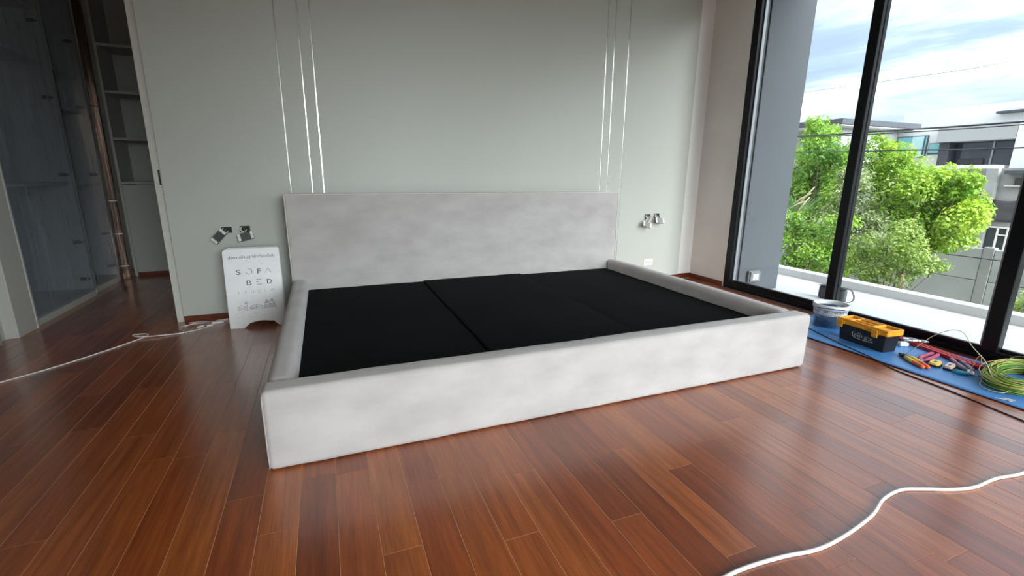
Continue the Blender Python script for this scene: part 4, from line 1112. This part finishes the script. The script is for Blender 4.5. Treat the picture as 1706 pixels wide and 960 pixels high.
def tree(name, label, clumps, base, mname, per, size, seed, cat='tree', trunk=0.09, mids=0.35):
    t = thing(name, (base[0], base[1], GZ), label, cat)
    cx = sum(c[0] for c in clumps)/len(clumps); cy = sum(c[1] for c in clumps)/len(clumps); zl = min(c[2]-c[3] for c in clumps)
    fork = Vector((base[0]*0.6+cx*0.4, base[1]*0.6+cy*0.4, max(zl-0.3, GZ+0.6)))
    m = MB(); m.tube(spline([(base[0], base[1], GZ), ((base[0]+fork.x)/2+0.05, (base[1]+fork.y)/2, (GZ+fork.z)/2), fork], 5), [trunk-trunk*0.03*i for i in range(11)], 8); tk = m.build('trunk', 'bark', t, smooth=True)
    for i, c in enumerate(clumps):
        e = Vector(c[:3]); mid = fork.lerp(e, 0.5)+Vector((0, 0, -0.12))
        m = MB(); m.tube(spline([fork, mid, e], 5), [trunk*mids*(1-0.075*q) for q in range(11)], 6); m.build('branch', 'bark', t, smooth=True)
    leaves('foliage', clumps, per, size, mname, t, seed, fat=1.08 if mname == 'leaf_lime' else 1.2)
    return t
LIME = [(11.4, 6.93, 1.78, 0.45), (11.01, 6.27, 1.58, 0.29), (11.43, 6.53, 1.12, 0.57), (10.62, 5.6, 1.07, 0.41), (11.1, 5.48, 0.93, 0.46), (10.89, 5.07, 1.03, 0.31), (11.27, 5.07, 0.7, 0.29), (10.71, 4.92, 0.45, 0.39), (11.33, 5.59, 0.37, 0.5), (11.04, 5.98, 0.53, 0.54), (11.36, 6.85, 1.12, 0.4), (10.98, 5.55, 0.03, 0.38), (10.94, 5.1, 0.12, 0.32), (11.26, 4.96, 0.46, 0.2), (11.44, 6.61, 0.54, 0.45)]
LEFT = [(11.2, 7.55, 0.52, 0.36), (11.38, 8.38, 2.41, 0.25), (11.92, 8.97, 2.28, 0.25), (11.89, 8.49, 2.24, 0.21), (11.21, 8.13, 1.88, 0.38), (11.6, 8.72, 1.52, 0.4), (11.68, 8.15, 1.51, 0.44), (11.9, 8.59, 1.1, 0.5), (11.65, 8.82, 0.91, 0.38), (11.17, 7.56, 0.97, 0.36), (11.5, 8.48, 0.58, 0.34)]
LOW = [(9.59, 7.38, 0.17, 0.29), (9.6, 7.15, -0.18, 0.34), (10.01, 7.05, 0.02, 0.4), (9.46, 6.32, 0.27, 0.29), (9.35, 6.65, -0.41, 0.35), (9.62, 7.21, -0.61, 0.27), (9.73, 6.49, -0.28, 0.37), (10.0, 6.43, -0.61, 0.3), (9.67, 6.63, -0.75, 0.26)]
GREY = [(9.99, 6.34, 0.86, 0.31), (10.59, 6.58, 0.34, 0.36), (10.19, 6.05, 0.28, 0.26), (10.36, 6.67, 1.18, 0.25), (10.18, 6.39, -0.08, 0.25), (9.95, 6.61, 0.51, 0.22)]
MID = [(9.17, 5.57, -0.4, 0.29), (9.24, 5.36, -0.2, 0.33), (8.72, 4.9, 0.15, 0.26), (8.96, 4.86, -0.32, 0.33), (8.88, 5.07, -0.49, 0.23), (8.7, 4.52, 0.03, 0.23), (8.75, 4.52, -0.31, 0.2), (9.42, 4.63, -0.25, 0.2), (9.35, 4.47, -0.3, 0.14), (8.89, 4.79, 0.24, 0.22)]
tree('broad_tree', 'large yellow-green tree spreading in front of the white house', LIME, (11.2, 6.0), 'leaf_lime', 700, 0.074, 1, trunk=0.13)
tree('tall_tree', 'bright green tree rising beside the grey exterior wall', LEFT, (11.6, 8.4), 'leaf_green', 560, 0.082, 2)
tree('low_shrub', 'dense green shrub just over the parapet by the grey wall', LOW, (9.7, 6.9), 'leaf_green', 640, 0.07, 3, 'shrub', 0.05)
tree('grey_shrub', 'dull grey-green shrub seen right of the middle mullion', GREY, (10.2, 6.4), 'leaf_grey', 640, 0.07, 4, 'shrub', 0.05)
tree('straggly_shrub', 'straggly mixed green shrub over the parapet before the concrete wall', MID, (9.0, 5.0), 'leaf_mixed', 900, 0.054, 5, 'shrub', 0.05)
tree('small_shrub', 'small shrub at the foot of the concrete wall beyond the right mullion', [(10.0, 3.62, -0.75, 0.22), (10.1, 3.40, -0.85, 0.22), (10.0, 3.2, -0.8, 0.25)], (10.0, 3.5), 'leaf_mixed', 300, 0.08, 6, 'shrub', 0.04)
def palm(label, base, n, L, seed, lean):
    g = random.Random(seed)
    t = thing('fan_palm', (base[0], base[1], GZ), label, 'palm')
    m = MB(); m.tube([(base[0], base[1], GZ), (base[0], base[1], base[2]-0.35)], 0.07, 8); m.build('trunk', 'bark', t, smooth=True)
    for i in range(n):
        az = lean+2*PI*i/n+g.uniform(-0.2, 0.2); el = g.uniform(0.5, 1.1)
        d = Vector((math.cos(az)*math.cos(el), math.sin(az)*math.cos(el), math.sin(el)))
        b0 = Vector((base[0], base[1], base[2]-0.35)); hub = b0+d*0.35
        sd_ = d.cross(Vector((0, 0, 1))).normalized(); up_ = sd_.cross(d)
        m = MB(); m.tube([b0, hub], 0.012, 5)
        for q in range(13):
            a = R(-78+13*q); e = hub+(d*math.cos(a)+sd_*math.sin(a)).normalized()*L*(0.8+0.2*math.cos(a))+Vector((0, 0, -0.06))
            mid = hub.lerp(e, 0.5)+up_*0.02; w = (e-hub).cross(up_).normalized()*0.022
            m.add([hub, mid-w, e, mid+w], [(0, 1, 2, 3)])
        o = m.build('frond', 'palm_leaf', t)
        o.data.attributes.new('tint', 'FLOAT', 'POINT').data.foreach_set('value', [g.uniform(0.2, 0.8)]*len(o.data.vertices))
palm('fan palm with stiff leaves behind the tall green tree', (13.3, 10.05, 1.80), 8, 0.55, 3, 0.3)
palm('smaller fan palm between the middle mullion and the tall green tree', (13.2, 9.05, 1.80), 7, 0.50, 8, 0.9)
palm('low fan palm half hidden over the dense shrub', (10.9, 8.2, 0.45), 7, 0.50, 5, 0.1)
m = thing('cut_branches', (10.6, 7.85, 0.5), 'bare pale cut branches stuck among the green leaves', 'branch')
for a, b in (((10.5, 8.02, 0.42), (10.5, 7.62, 0.95)), ((10.5, 8.10, 0.52), (10.55, 7.72, 0.80)), ((10.45, 8.15, 0.40), (10.5, 7.80, 0.62)), ((10.4, 7.9, 0.3), (10.5, 7.7, 0.72))):
    MB().tube([a, ((a[0]+b[0])/2, (a[1]+b[1])/2, (a[2]+b[2])/2+0.02), b], [0.022, 0.02, 0.012], 6).build('stick', 'dry_branch', m, smooth=True)
